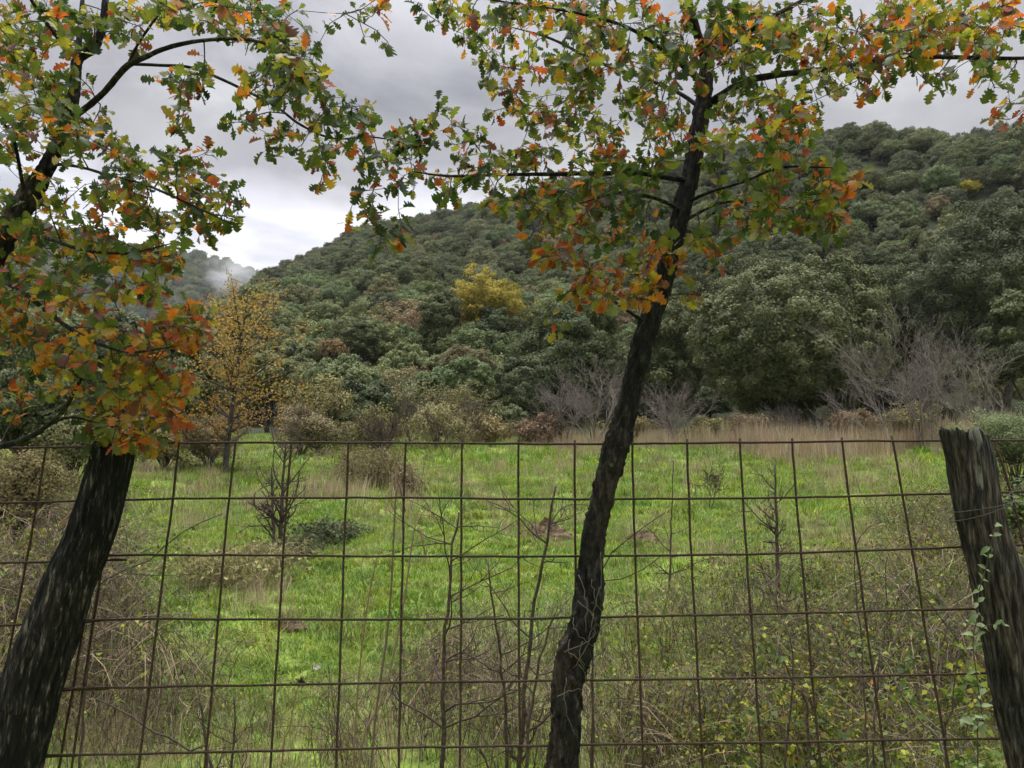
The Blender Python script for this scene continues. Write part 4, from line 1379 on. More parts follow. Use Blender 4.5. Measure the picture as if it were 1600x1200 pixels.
def rough_limb(mb, rows, seed, k=26, step=0.012, amp=1.0, cap=True):
    """limb with furrowed bark relief; rows = (x, y, z, r)"""
    L0 = np.linalg.norm(np.diff(np.array(rows)[:, :3], axis=0), axis=1).sum()
    n = max(8, int(L0 / step))
    L = smooth_line(rows, n)
    p, t, nn, b = frames(L[:, :3])
    an = np.arange(k) * 2 * np.pi / k
    v = np.zeros((n, k, 3))
    for i in range(n):
        s = L0 * i / n
        for j in range(k):
            ca, sa = math.cos(an[j]), math.sin(an[j])
            g = mnoise.noise(Vector((ca * 1.2 + seed, sa * 1.2, s * 9))) * 0.13
            g -= abs(mnoise.noise(Vector((ca * 3.0 + seed, sa * 3.0, s * 16)))) * 0.40
            g += mnoise.noise(Vector((ca * 7 + seed, sa * 7, s * 70))) * 0.16
            v[i, j] = p[i] + (nn[i] * ca + b[i] * sa) * L[i, 3] * (1 + amp * g)
    v = v.reshape(-1, 3)
    a_ = (np.arange(n - 1)[:, None] * k + np.arange(k)[None, :]); b_ = (np.arange(n - 1)[:, None] * k + (np.arange(k)[None, :] + 1) % k)
    q = np.stack((a_, b_, b_ + k, a_ + k), -1).reshape(-1, 4)
    c0 = np.arange(k)
    V = np.concatenate((v, [p[-1]]))
    mb.add(V, q, np.stack(((n - 1) * k + c0, (n - 1) * k + (c0 + 1) % k, np.full(k, n * k)), -1))
    return L


def near_oak(label, trunk, limbs, blobs, seed, tint_fn, base_xy, leaf_len=(0.019, 0.039), per=(7, 12)):
    """trunk / limbs: rows of (px, py, Y, width px); blobs: (px, py, rx, ry, n twigs, Y0, Y1)"""
    rs = np.random.RandomState(seed)
    cv = lambda r: np.append(P(r[0], r[1], r[2]), r[3] * 0.90 / FPX * r[2] / 2)
    rows = [cv(r) for r in trunk]
    base = np.array((base_xy[0], base_xy[1], 0.0))
    root = empty('oak_tree', base, label, 'tree')
    mb = MB()
    if base_xy is not None:
        rows = [np.array((base[0], base[1], -0.15, rows[0][3] * 1.25))] + rows
    L = rough_limb(mb, [np.append(r[:3] - base, r[3]) for r in rows], seed, k=36, step=0.008, amp=1.25)
    tm = mb.mesh('oak_trunk', M['oak_bark'])
    put('trunk', tm, root)
    nodes = [(L[:, :3], L[:, 3])]
    for lb in limbs:
        rr = [np.append(cv(r)[:3] - base, cv(r)[3]) for r in lb]
        rr[-1][3] = min(rr[-1][3], 0.0012)
        mb = MB()
        Lb = rough_limb(mb, rr, seed + len(nodes), k=14, step=0.016, amp=0.8)
        put('branch', mb.mesh('oak_branch', M['oak_bark']), root)
        nodes.append((Lb[:, :3], Lb[:, 3]))
    npos = np.concatenate([a for a, _ in nodes]); nrad = np.concatenate([b for _, b in nodes])
    keep = npos[:, 2] > 0.9
    npos, nrad = npos[keep], nrad[keep]
    tg = []
    for (bx, by, rx, ry, n, y0, y1) in blobs:
        for _ in range(int(n * (1.8 if (740 < bx < 1260 and by < 340) else 1.4 if (bx < 340 and by > 340) else 1.6 if (bx < 340 or by < 110) else 1.25))):
            a = rs.uniform(0, 6.28); q = math.sqrt(rs.rand())
            Y = rs.uniform(y0 + (0.12 if bx < 420 else 0), y1 + (0.1 if bx < 420 else 0))
            tg.append((P(bx + math.cos(a) * q * rx, by + math.sin(a) * q * ry, Y) - base))
    tg = np.array(tg)
    d0 = np.min(np.linalg.norm(tg[:, None] - npos[None, ::3], axis=2), axis=1)
    tw = MB(); lf = MB()
    LB, LD, LN, LL, LT = [], [], [], [], []
    for gi in np.argsort(d0):
        g = tg[gi]
        dd = np.linalg.norm(npos - g, axis=1)
        i = int(np.argmin(dd + rs.rand(len(dd)) * 0.03))
        s = npos[i]; ln = dd[i]
        if ln < 0.03:
            g = g + rand_dirs(rs, 1)[0] * 0.07; ln = np.linalg.norm(g - s)
        mid = (s + g) / 2 + rs.normal(size=3) * 0.10 * ln + np.array((0, 0, 0.08 * ln))
        nn_ = max(5, int(ln / 0.03))
        p = smooth_line([s, mid, g], nn_)
        r0 = min(nrad[i] * 0.7, 0.0016 + 0.005 * ln)
        rr = np.linspace(r0, 0.0011, nn_)
        tube(tw, p, rr, 5, cap=False)
        npos = np.concatenate((npos, p[1:])); nrad = np.concatenate((nrad, rr[1:]))
        wp = g + base
        bias = tint_fn(*project(wp[0], wp[1], wp[2])) + rs.normal() * 0.13
        k = rs.randint(per[0], per[1] + 1)
        td = unit(p[-1] - p[-2])
        side = []
        if ln > 0.16 and rs.rand() < 0.8:        # a side shoot
            j = rs.randint(nn_ // 2, nn_)
            e = p[j] + rand_dirs(rs, 1)[0] * rs.uniform(0.05, 0.11)
            tube(tw, [p[j], (p[j] + e) / 2 + rs.normal(size=3) * .006, e], [0.0014, 0.0012, 0.001], 4, cap=False)
            side = [(e, unit(e - p[j]))] * 3
        for c in range(k + len(side)):
            if c < k:
                f = rs.rand() ** 1.6
                q = g - td * f * min(0.11, ln * 0.7)
                dr = unit(td * rs.uniform(0.2, 1.1) + rand_dirs(rs, 1)[0] * 0.95 + np.array((0, 0, -0.18)))
            else:
                q, t2 = side[c - k]
                dr = unit(t2 * 0.6 + rand_dirs(rs, 1)[0] * 0.9 + np.array((0, 0, -0.15)))
            st = q + dr * rs.uniform(0.006, 0.014)
            tube(tw, [q, st], [0.0007, 0.0006], 3, cap=False)
            LB.append(st); LD.append(dr)
            nv = unit(np.array((0, -0.25, 0.8)) + rand_dirs(rs, 1)[0] * 0.9)
            nv = unit(nv - dr * nv.dot(dr) + 1e-4)
            LN.append(nv); LL.append(rs.uniform(*leaf_len) * (1.15 if rs.rand() < .2 else 1)); LT.append(np.clip(bias + rs.normal() * 0.19 if rs.rand() > 0.10 else rs.uniform(0.72, 0.97), 0.0, 0.97))
    oak_leaves(lf, rs, np.array(LB), np.array(LD), np.array(LN), np.array(LL), np.array(LT))
    put('twigs', tw.mesh('oak_twigs', M['twig_bark']), root)
    put('crown', lf.mesh('oak_leaves', M['oak_leaf']), root)
    print(label, len(LB), 'leaves')
    return root


YR = 1.97
r_trunk = [(868, 1290, YR, 58), (878, 1200, YR, 56), (886, 1110, YR, 54), (889, 1060, YR, 55), (902, 1010, YR, 60), (914, 975, YR, 56), (921, 925, YR, 50), (922, 890, YR, 44),
           (929, 840, YR, 42), (945, 760, YR, 41), (964, 695, YR, 47), (976, 655, YR, 43), (991, 590, YR, 38), (1006, 530, YR, 39), (1026, 470, YR + .01, 38), (1048, 400, YR + .02, 35), (1064, 335, YR + .03, 33),
           (1080, 265, YR + .05, 33), (1092, 200, YR + .06, 32), (1102, 130, YR + .07, 31), (1106, 90, YR + .08, 27), (1114, 40, YR + .1, 23), (1122, -20, YR + .12, 21), (1128, -120, YR + .15, 16), (1135, -260, YR + .2, 9)]
r_limbs = [
    [(918, 925, YR, 26), (910, 912, YR - .01, 22), (904, 898, YR - .015, 16), (902, 888, YR - .015, 9)],
    [(1104, 105, YR + .07, 18), (1092, 60, YR + .05, 17), (1078, 10, YR, 15), (1060, -60, YR - .05, 10), (1040, -150, YR - .1, 6)],
    [(1106, 165, YR + .07, 17), (1130, 147, YR + .03, 15), (1165, 127, YR, 14), (1210, 118, YR - .03, 13), (1265, 111, YR - .06, 12), (1330, 103, YR - .1, 11), (1400, 88, YR - .14, 12), (1480, 89, YR - .2, 9), (1600, 91, YR - .26, 7), (1720, 80, YR - .3, 4)],
    [(1108, 85, YR + .08, 14), (1150, 62, YR + .05, 12), (1200, 30, YR, 10), (1270, -10, YR, 7), (1340, -70, YR, 4)],
    [(1075, 282, YR + .04, 12), (1040, 277, YR, 10), (1000, 271, YR - .04, 10), (930, 271, YR - .08, 9), (860, 272, YR - .12, 8), (790, 273, YR - .15, 6), (700, 275, YR - .2, 5), (645, 268, YR - .22, 4)],
    [(1096, 170, YR + .06, 9), (1060, 145, YR + .1, 8), (1000, 120, YR + .16, 7), (930, 95, YR + .22, 6), (860, 60, YR + .28, 5), (790, 40, YR + .3, 3)],
    [(1070, 318, YR + .03, 8), (1110, 300, YR - .02, 6), (1160, 285, YR - .08, 5), (1220, 262, YR - .12, 5), (1300, 262, YR - .18, 3)],
    [(1062, 350, YR + .02, 8), (1100, 328, YR + .08, 6), (1140, 315, YR + .12, 5), (1200, 322, YR + .18, 4)],
    [(1012, 505, YR, 8), (990, 492, YR - .03, 6), (950, 465, YR - .07, 5), (905, 440, YR - .1, 4)],
    [(1066, 330, YR + .03, 9), (1030, 312, YR - .06, 7), (975, 300, YR - .15, 5), (905, 318, YR - .22, 4)],
    [(1100, 135, YR + .07, 9), (1050, 90, YR - .05, 8), (985, 45, YR - .15, 7), (900, 20, YR - .2, 5), (800, 5, YR - .25, 4), (700, -12, YR - .3, 3)],
]
r_blobs = [(1130, 20, 40, 40, 6, 1.7, 2.3), (1150, 100, 45, 40, 6, 1.65, 2.3), (1210, 75, 60, 40, 9, 1.6, 2.3), (1230, 150, 60, 35, 6, 1.6, 2.2), (1300, 100, 60, 35, 6, 1.6, 2.1), (1400, 60, 70, 40, 8, 1.55, 2.1), (1500, 60, 70, 40, 8, 1.5, 2.0), (1540, 110, 40, 30, 3, 1.5, 1.9), (1060, 100, 50, 60, 9, 1.6, 2.2), (1210, 330, 60, 40, 5, 1.65, 2.1), (1280, 310, 50, 40, 5, 1.6, 2.0), (1130, 360, 45, 40, 5, 1.7, 2.1), (640, 240, 55, 45, 7, 1.6, 2.0), (705, 195, 35, 35, 3, 1.65, 1.95), (600, 300, 45, 30, 4, 1.6, 1.9), (610, 365, 40, 35, 4, 1.6, 1.9), (550, 370, 25, 15, 1, 1.7, 1.9),
           (720, 270, 60, 45, 7, 1.6, 2.1), (770, 235, 60, 45, 6, 1.6, 2.1), (820, 285, 70, 55, 11, 1.6, 2.2), (800, 150, 50, 45, 6, 1.7, 2.2), (750, 55, 60, 45, 8, 1.6, 2.3), (680, 8, 40, 18, 3, 1.6, 1.9),
           (860, 50, 85, 60, 15, 1.6, 2.4), (870, 150, 75, 60, 14, 1.6, 2.4), (960, 30, 85, 45, 14, 1.6, 2.5), (960, 120, 80, 60, 14, 1.6, 2.5), (1000, 205, 80, 55, 14, 1.6, 2.5), (900, 225, 70, 50, 11, 1.6, 2.3),
           (900, 320, 75, 45, 11, 1.6, 2.2), (985, 305, 60, 45, 10, 1.6, 2.3), (960, 385, 65, 50, 11, 1.6, 2.2), (850, 385, 50, 40, 5, 1.65, 2.0), (910, 460, 45, 40, 6, 1.7, 2.0), (985, 450, 40, 40, 6, 1.75, 2.1), (880, 525, 20, 12, 1, 1.75, 1.9),
           (1080, 50, 55, 45, 8, 1.65, 2.4), (1175, 45, 65, 50, 10, 1.6, 2.4), (1165, 175, 55, 45, 6, 1.6, 2.4), (1180, 235, 70, 45, 8, 1.6, 2.3), (1240, 195, 45, 45, 6, 1.6, 2.2), (1250, 285, 60, 45, 8, 1.6, 2.1),
           (1290, 350, 30, 35, 4, 1.65, 1.95), (1175, 325, 55, 45, 5, 1.7, 2.2), (1090, 390, 40, 45, 5, 1.75, 2.2), (1085, 462, 14, 8, 1, 1.8, 1.95), (1030, 395, 40, 40, 4, 1.75, 2.1), (1060, 230, 60, 60, 5, 1.7, 2.3), (1320, 285, 30, 25, 3, 1.65, 1.9),
           (1270, 55, 65, 50, 11, 1.6, 2.3), (1350, 45, 75, 50, 11, 1.6, 2.2), (1450, 35, 75, 40, 10, 1.55, 2.1), (1545, 35, 60, 40, 8, 1.5, 2.0), (1370, 120, 60, 30, 5, 1.6, 2.0), (1460, 140, 25, 30, 3, 1.6, 1.85), (1575, 165, 30, 35, 3, 1.6, 1.8)]


def r_tint(px, py):
    t = 0.31
    if px > 1300: t += 0.16
    if py > 330 and px > 820: t += 0.04
    if py > 395: t += 0.28
    if 780 < px < 900 and py > 120: t += 0.06
    if px < 680: t -= 0.14
    return t


near_oak('leaning black-trunked oak with green and orange leaves growing at the fence', r_trunk, r_limbs, r_blobs, 31, r_tint, (P(860, 1400, YR)[0] - 0.03, YR + 0.02))

YL = 1.9
l_trunk = [(-150, 1000, YL, 56), (-120, 760, YL, 54), (-80, 560, YL, 50), (-35, 445, YL, 48), (0, 380, YL, 46), (30, 330, YL, 42), (60, 283, YL, 34), (85, 240, YL, 27), (105, 190, YL, 23), (117, 140, YL, 21), (121, 95, YL, 19),
           (148, 72, YL, 17), (160, 40, YL, 15), (165, 0, YL, 13), (168, -80, YL, 10), (172, -180, YL, 6)]
l_limbs = [
    [(119, 100, YL, 13), (124, 60, YL + .03, 11), (128, 20, YL + .06, 10), (130, -60, YL + .1, 7)],
    [(118, 90, YL, 9), (95, 66, YL - .03, 8), (70, 32, YL - .06, 7), (45, -8, YL - .1, 6), (20, -70, YL - .15, 4)],
    [(108, 185, YL, 13), (135, 168, YL - .02, 12), (165, 142, YL - .05, 12), (195, 106, YL - .08, 12), (225, 90, YL - .1, 10), (270, 72, YL - .14, 9), (330, 62, YL - .18, 7), (400, 64, YL - .22, 6), (470, 92, YL - .26, 4)],
    [(198, 104, YL - .08, 6), (215, 70, YL - .1, 5), (235, 40, YL - .14, 5), (255, 10, YL - .2, 4), (270, -40, YL - .25, 3)],
    [(205, 100, YL - .08, 7), (250, 102, YL - .05, 6), (300, 106, YL - .02, 6), (360, 130, YL, 6), (430, 166, YL - .02, 5), (470, 195, YL - .04, 5), (520, 216, YL - .06, 4), (590, 215, YL - .1, 3), (660, 232, YL - .12, 3)],
    [(78, 256, YL, 8), (120, 260, YL - .05, 6), (175, 275, YL - .1, 5), (230, 290, YL - .15, 5), (310, 325, YL - .22, 4), (360, 350, YL - .25, 3)],
    [(40, 315, YL, 7), (20, 215, YL - .1, 6), (-10, 180, YL - .15, 5)],
    [(-20, 425, YL, 10), (40, 460, YL - .05, 9), (90, 500, YL - .1, 8), (140, 530, YL - .15, 7), (200, 550, YL - .2, 5), (280, 540, YL - .25, 4)],
    [(-110, 720, YL, 16), (-40, 705, YL - .05, 13), (30, 690, YL - .1, 11), (70, 668, YL - .13, 9), (100, 640, YL - .16, 8), (125, 595, YL - .18, 6), (150, 560, YL - .2, 4)],
    [(75, 664, YL - .13, 6), (110, 652, YL - .1, 5), (150, 660, YL - .08, 4), (220, 672, YL - .1, 3)],
    [(20, 345, YL, 10), (70, 370, YL - .08, 8), (130, 390, YL - .16, 7), (200, 395, YL - .22, 5), (270, 380, YL - .28, 4)],
]
l_blobs = [(175, 675, 55, 25, 6, 1.55, 1.85), (250, 630, 60, 40, 7, 1.5, 1.9), (200, 600, 70, 40, 7, 1.5, 1.95), (40, 270, 70, 70, 12, 1.4, 2.2), (25, 110, 60, 80, 9, 1.4, 2.2), (10, 350, 50, 50, 7, 1.4, 2.1), (120, 40, 50, 40, 5, 1.5, 2.1), (95, 210, 40, 40, 5, 1.35, 1.75), (200, 250, 50, 40, 5, 1.5, 2.0), (250, 310, 70, 40, 8, 1.5, 2.1), (50, 50, 85, 70, 20, 1.35, 2.3), (35, 170, 65, 75, 15, 1.35, 2.3), (140, 230, 50, 50, 6, 1.5, 2.1), (60, 420, 100, 60, 26, 1.4, 2.3), (165, 430, 100, 60, 26, 1.4, 2.3), (235, 370, 85, 50, 17, 1.4, 2.2), (330, 320, 55, 50, 9, 1.5, 2.1),
           (300, 260, 50, 40, 6, 1.5, 2.0), (90, 330, 90, 60, 12, 1.4, 2.1), (60, 560, 80, 60, 12, 1.45, 2.2), (170, 560, 80, 60, 19, 1.45, 2.1), (262, 525, 60, 35, 11, 1.5, 2.0), (300, 500, 40, 28, 5, 1.5, 1.9), (225, 660, 70, 35, 11, 1.6, 2.0), (150, 630, 50, 40, 5, 1.6, 1.9),
           (310, 12, 70, 25, 6, 1.3, 1.7), (270, 5, 25, 20, 2, 1.15, 1.3), (385, 30, 55, 45, 9, 1.35, 2.0), (425, 95, 55, 50, 11, 1.4, 1.95), (470, 50, 50, 50, 7, 1.4, 1.95), (490, 150, 55, 50, 10, 1.5, 1.95), (545, 185, 45, 35, 5, 1.55, 1.9),
           (585, 18, 25, 22, 2, 1.5, 1.8), (435, 215, 30, 30, 3, 1.6, 1.9), (500, 250, 50, 35, 7, 1.55, 1.9), (560, 235, 45, 35, 5, 1.6, 1.9), (175, 60, 40, 40, 3, 1.6, 2.1), (215, 40, 50, 30, 4, 1.6, 2.1), (290, 120, 45, 30, 5, 1.5, 1.9),
           (295, 175, 35, 30, 3, 1.5, 1.9), (370, 170, 40, 30, 3, 1.55, 1.9), (650, 215, 40, 35, 5, 1.6, 1.85), (100, 140, 45, 50, 5, 1.5, 2.2), (60, 490, 90, 50, 10, 1.45, 2.2), (20, 620, 30, 30, 2, 1.7, 2.0), (180, 330, 60, 40, 8, 1.4, 2.1)]


def l_tint(px, py):
    t = 0.33
    if py > 460: t += 0.17
    if py > 460 and px > 200: t += 0.16
    if px > 380: t -= 0.07
    if px < 60 and py < 200: t += 0.06
    return t


near_oak('oak at the left edge with a dense curtain of yellowing leaves', l_trunk, l_limbs, l_blobs, 47, l_tint, (P(-170, 1200, YL)[0], YL))


def tendrils():
    """dry vine stems clinging round the lower part of the leaning trunk"""
    rs = np.random.RandomState(12)
    mb = MB()
    base = P(900, 1290, YR); base[2] = 0
    for (x0, y0, x1, y1, bow) in ((890, 1000, 932, 1045, -18), (905, 940, 940, 1010, 12), (870, 1090, 915, 1075, -10), (905, 1040, 912, 1110, 14),
                                  (925, 905, 948, 965, -8), (880, 1020, 935, 985, 9), (898, 965, 930, 1010, -14), (915, 1050, 905, 1200, 8), (905, 900, 915, 990, 6), (938, 860, 925, 960, 7), (885, 1060, 900, 1150, -9), (926, 960, 895, 1045, 10), (910, 1000, 925, 1060, -12)):
        p = []
        for f in np.linspace(0, 1, 12):
            x = x0 + (x1 - x0) * f + bow * math.sin(3.14 * f) + rs.normal() * 1.2
            y = y0 + (y1 - y0) * f + rs.normal() * 1.2
            cxx = np.interp(y, [890, 925, 975, 1010, 1060, 1110, 1200], [922, 921, 914, 902, 889, 886, 878])
            r = 27 / FPX * YR
            d = min(abs(x - cxx) / FPX * YR, r * .98)
            p.append(P(x, y, YR - math.sqrt(r * r - d * d) - 0.006) - base)
        tube(mb, p, np.linspace(.0011, .0006, 12), 5, rs.rand())
    put('dry_vine', mb.mesh('dry_vine', M['dry_vine']), loc=base, label='dry pale vine tendrils clinging to the lower trunk of the leaning oak', cat='vine')


tendrils()

# ------------------------------------------------------------------ foreground saplings, stalks, thorns, climber
def stemmed(name, label, cat, line, Y, w, seed, n_side=10, side=(0.08, 0.28), mat='brown_twig', sub=2, dy=0.0, leaf=0, leaf_mat=None, up=0.5, group=None, ang=1.0):
    """hand-placed woody stem from pixels (top first or bottom first), its foot carried down to the ground"""
    rs = np.random.RandomState(seed)
    p = np.array([P(x, y, Y + dy * i) for i, (x, y) in enumerate(line)])
    if p[0][2] < p[-1][2]:
        p = p[::-1]
    foot = p[-1].copy(); foot[2] = hz(foot[0], foot[1]) - 0.04
    if p[-1][2] - foot[2] > 0.03:
        foot[0] += rs.uniform(-.03, .03)
        p = np.vstack((p, foot))
    base = p[-1].copy(); base[2] += 0.04
    p = p - base
    n = 26
    L = smooth_line(p, n)
    r = w / FPX * Y / 2
    rr = np.linspace(r * 0.3, r, n)
    mb = MB(); lm = MB()
    tube(mb, L + rs.normal(size=(n, 3)) * 0.0025, rr, 6)

    def shoot(q, d, ln, r_, lev):
        m = 6
        pts = [q]
        dd = unit(d)
        for _ in range(m):
            dd = unit(dd + rs.normal(size=3) * 0.16 + np.array((0, 0, .05 * up)))
            pts.append(pts[-1] + dd * ln / m)
        tube(mb, pts, np.linspace(r_, r_ * .4, m + 1), 4, cap=False)
        if leaf:
            k = rs.poisson(leaf)
            if k:
                cards(lm, np.array(pts)[rs.randint(1, m + 1, k)] + rs.normal(size=(k, 3)) * .01, rand_dirs(rs, k) + np.array((0, -.4, .5)), rs.uniform(.016, .034, k), rs.uniform(.010, .018, k), rs, rs.rand(k))
        if lev < sub:
            for _ in range(rs.randint(2, 5)):
                j = rs.randint(1, m)
                shoot(pts[j], unit(dd * .7 + rand_dirs(rs, 1)[0] * .8), ln * rs.uniform(.3, .55), r_ * .6, lev + 1)

    for i in range(n_side):
        j = int(rs.uniform(0.05, 0.85) * (n - 1))
        a = rs.uniform(0, 6.28)
        d = np.array((math.cos(a) * ang, math.sin(a) * .7 * ang, up * rs.uniform(.2, 1.2)))
        shoot(L[j], d, rs.uniform(*side), rr[j] * 0.55, 1)
    if leaf:
        root = empty(name, base, label, cat, group)
        put('stem', mb.mesh(name + '_stem', M[mat]), root)
        put('foliage', lm.mesh(name + '_foliage', M[leaf_mat or 'bramble_leaf']), root)
        return root
    return put(name, mb.mesh(name, M[mat]), loc=base, label=label, cat=cat, group=group)


stemmed('bare_sapling', 'bare thorny sapling behind the fence below centre with long side twigs', 'sapling', [(718, 800), (705, 860), (702, 940), (694, 1000), (692, 1080), (692, 1200)], 2.7, 11, 501, 18, (.12, .42))
stemmed('bare_sapling', 'reddish bare sapling leaning just left of the oak trunk', 'sapling', [(868, 760), (858, 820), (848, 880), (835, 950), (824, 1040), (812, 1200)], 2.5, 12, 502, 18, (.08, .32))
stemmed('bare_sapling', 'thin bare sapling rising near the eighth fence wire below centre', 'sapling', [(760, 880), (772, 960), (785, 1050), (790, 1200)], 2.6, 9, 503, 10, (.08, .28))
stemmed('bare_sapling', 'thin bare twiggy stem at the foot of the oak trunk', 'sapling', [(868, 960), (850, 1010), (832, 1090), (822, 1200)], 2.35, 10, 504, 10, (.06, .22))
stemmed('bare_sapling', 'dark crooked thorn twig at the bottom left near the dark post', 'sapling', [(150, 1090), (190, 1110), (240, 1140), (290, 1170), (330, 1200)], 2.6, 7, 505, 12, (.06, .2))
stemmed('bare_sapling', 'dark upright thorn stem at bottom left between fence wires', 'sapling', [(312, 1095), (318, 1130), (322, 1200)], 2.7, 10, 506, 10, (.08, .25))
stemmed('bare_sapling', 'short dark thorn stem right of the upright thorn stem at bottom left', 'sapling', [(368, 1085), (366, 1140), (362, 1200)], 2.8, 7, 507, 9, (.05, .2))
stemmed('bare_sapling', 'thin arching bare twig over the grass right of the oak trunk', 'sapling', [(1040, 800), (1000, 830), (960, 860), (935, 900), (925, 1000)], 2.2, 5, 508, 5, (.05, .15))
stemmed('bare_sapling', 'thin brown twig curving from the oak trunk low on its right', 'sapling', [(1030, 872), (1000, 895), (965, 905), (935, 912), (925, 1000)], 2.2, 5, 509, 4, (.05, .12))
stemmed('bare_sapling', 'slender bare twig crossing the fence near the small dark bush', 'sapling', [(345, 803), (300, 822), (255, 855), (215, 885), (165, 905), (140, 1000)], 2.5, 5, 510, 6, (.04, .12))
stemmed('bare_sapling', 'pale bent twig in the undergrowth at lower right', 'sapling', [(1375, 1020), (1395, 1060), (1420, 1100), (1440, 1130), (1480, 1200)], 2.5, 7, 511, 8, (.06, .25), mat='grey_twig')
stemmed('bare_sapling', 'thin pale twig slanting through the undergrowth at lower right', 'sapling', [(1300, 1000), (1340, 1040), (1400, 1090), (1470, 1140), (1510, 1200)], 2.6, 5, 512, 8, (.06, .2), mat='grey_twig')
stemmed('bare_sapling', 'dark dead stem in the undergrowth at lower right', 'sapling', [(1215, 1010), (1235, 1060), (1258, 1095), (1265, 1200)], 2.9, 9, 513, 6, (.05, .2))
stemmed('bare_sapling', 'bare twig with fine side shoots right of the upright dark sapling', 'sapling', [(1375, 812), (1345, 835), (1335, 880), (1345, 990), (1350, 1100)], 3.0, 4, 514, 8, (.06, .2))
stemmed('leafy_sapling', 'thin shrub with sparse yellow-green leaves at lower right', 'shrub', [(1230, 985), (1240, 1040), (1235, 1120), (1230, 1200)], 2.6, 6, 515, 12, (.1, .28), leaf=5)
stemmed('leafy_sapling', 'sparse-leaved thin shrub between the lower right wires', 'shrub', [(1375, 1015), (1370, 1080), (1365, 1200)], 2.5, 6, 516, 12, (.1, .28), leaf=5)
stemmed('leafy_sapling', 'sparse-leaved shrub at the foot of the grey right post', 'shrub', [(1500, 1010), (1490, 1080), (1480, 1200)], 2.3, 6, 517, 14, (.1, .26), leaf=6)
stemmed('bare_sapling', 'small bare thorn sapling right of the oak trunk at mid meadow', 'sapling', [(1052, 720), (1050, 790), (1048, 850)], 7.2, 4, 518, 10, (.15, .45))


YS = ground_hit(1218, 985)[1]
stemmed('bare_sapling', 'upright bare dark sapling on the meadow right of the oak trunk', 'sapling', [(1211, 725), (1213, 790), (1214, 850), (1216, 920), (1219, 985)], YS, 8, 519, 22, (.06, .34), up=0.9, sub=3)
YS = ground_hit(438, 862)[1]
stemmed('bare_sapling', 'tall bare lichen-grey sapling on the meadow beside the small dark bush', 'sapling', [(447, 690), (443, 740), (440, 800), (437, 862)], YS, 8, 520, 26, (.15, .6), up=1.3, sub=3)
stemmed('bare_sapling', 'short bare sapling left of the tall lichen-grey sapling on the meadow', 'sapling', [(424, 730), (426, 790), (429, 862)], YS - .1, 6, 521, 16, (.12, .45), up=1.2, sub=3)


def tall_stalks():
    rs = np.random.RandomState(88)
    lines = [([(633, 800), (620, 760), (608, 960), (580, 1200)], 'second tall bent grass stalk crossing the middle fence wires', 5),
             ([(665, 870), (650, 817), (628, 960), (598, 1090), (560, 1200)], 'tallest bent grass stalk crossing the middle fence wires', 5),
             ([(612, 890), (592, 865), (568, 990), (552, 1200)], 'shortest bent grass stalk crossing the middle fence wires', 4),
             ([(470, 1065), (462, 1085), (452, 1140), (440, 1200)], 'dry weed stalk with a dark seed head at bottom left of centre', 4)]
    for ln, lab, w in lines:
        Y = 2.35
        p = np.array([P(x, y, Y) for x, y in ln])
        foot = p[-1].copy(); foot[2] = hz(foot[0], foot[1]) - .03
        p = np.vstack((p, foot)); base = foot.copy(); base[2] += .03
        L = smooth_line(p, 30) - base
        mb = MB(); tube(mb, L, np.linspace(w * .25, w * .5, 30) / FPX * Y, 5, 0.25)
        o = put('grass_stalk', mb.mesh('grass_stalk', M['stem_straw']), loc=base, label=lab, cat='stalk')
        if 'seed head' in lab:
            mb = MB()
            d = rand_dirs(rs, 90)
            for q in d:
                tube(mb, [L[0], L[0] + q * .018], [.0012, .0004], 3, .1, cap=False)
            put('seed_head', mb.mesh('seed_head', M['bramble']), o)


tall_stalks()


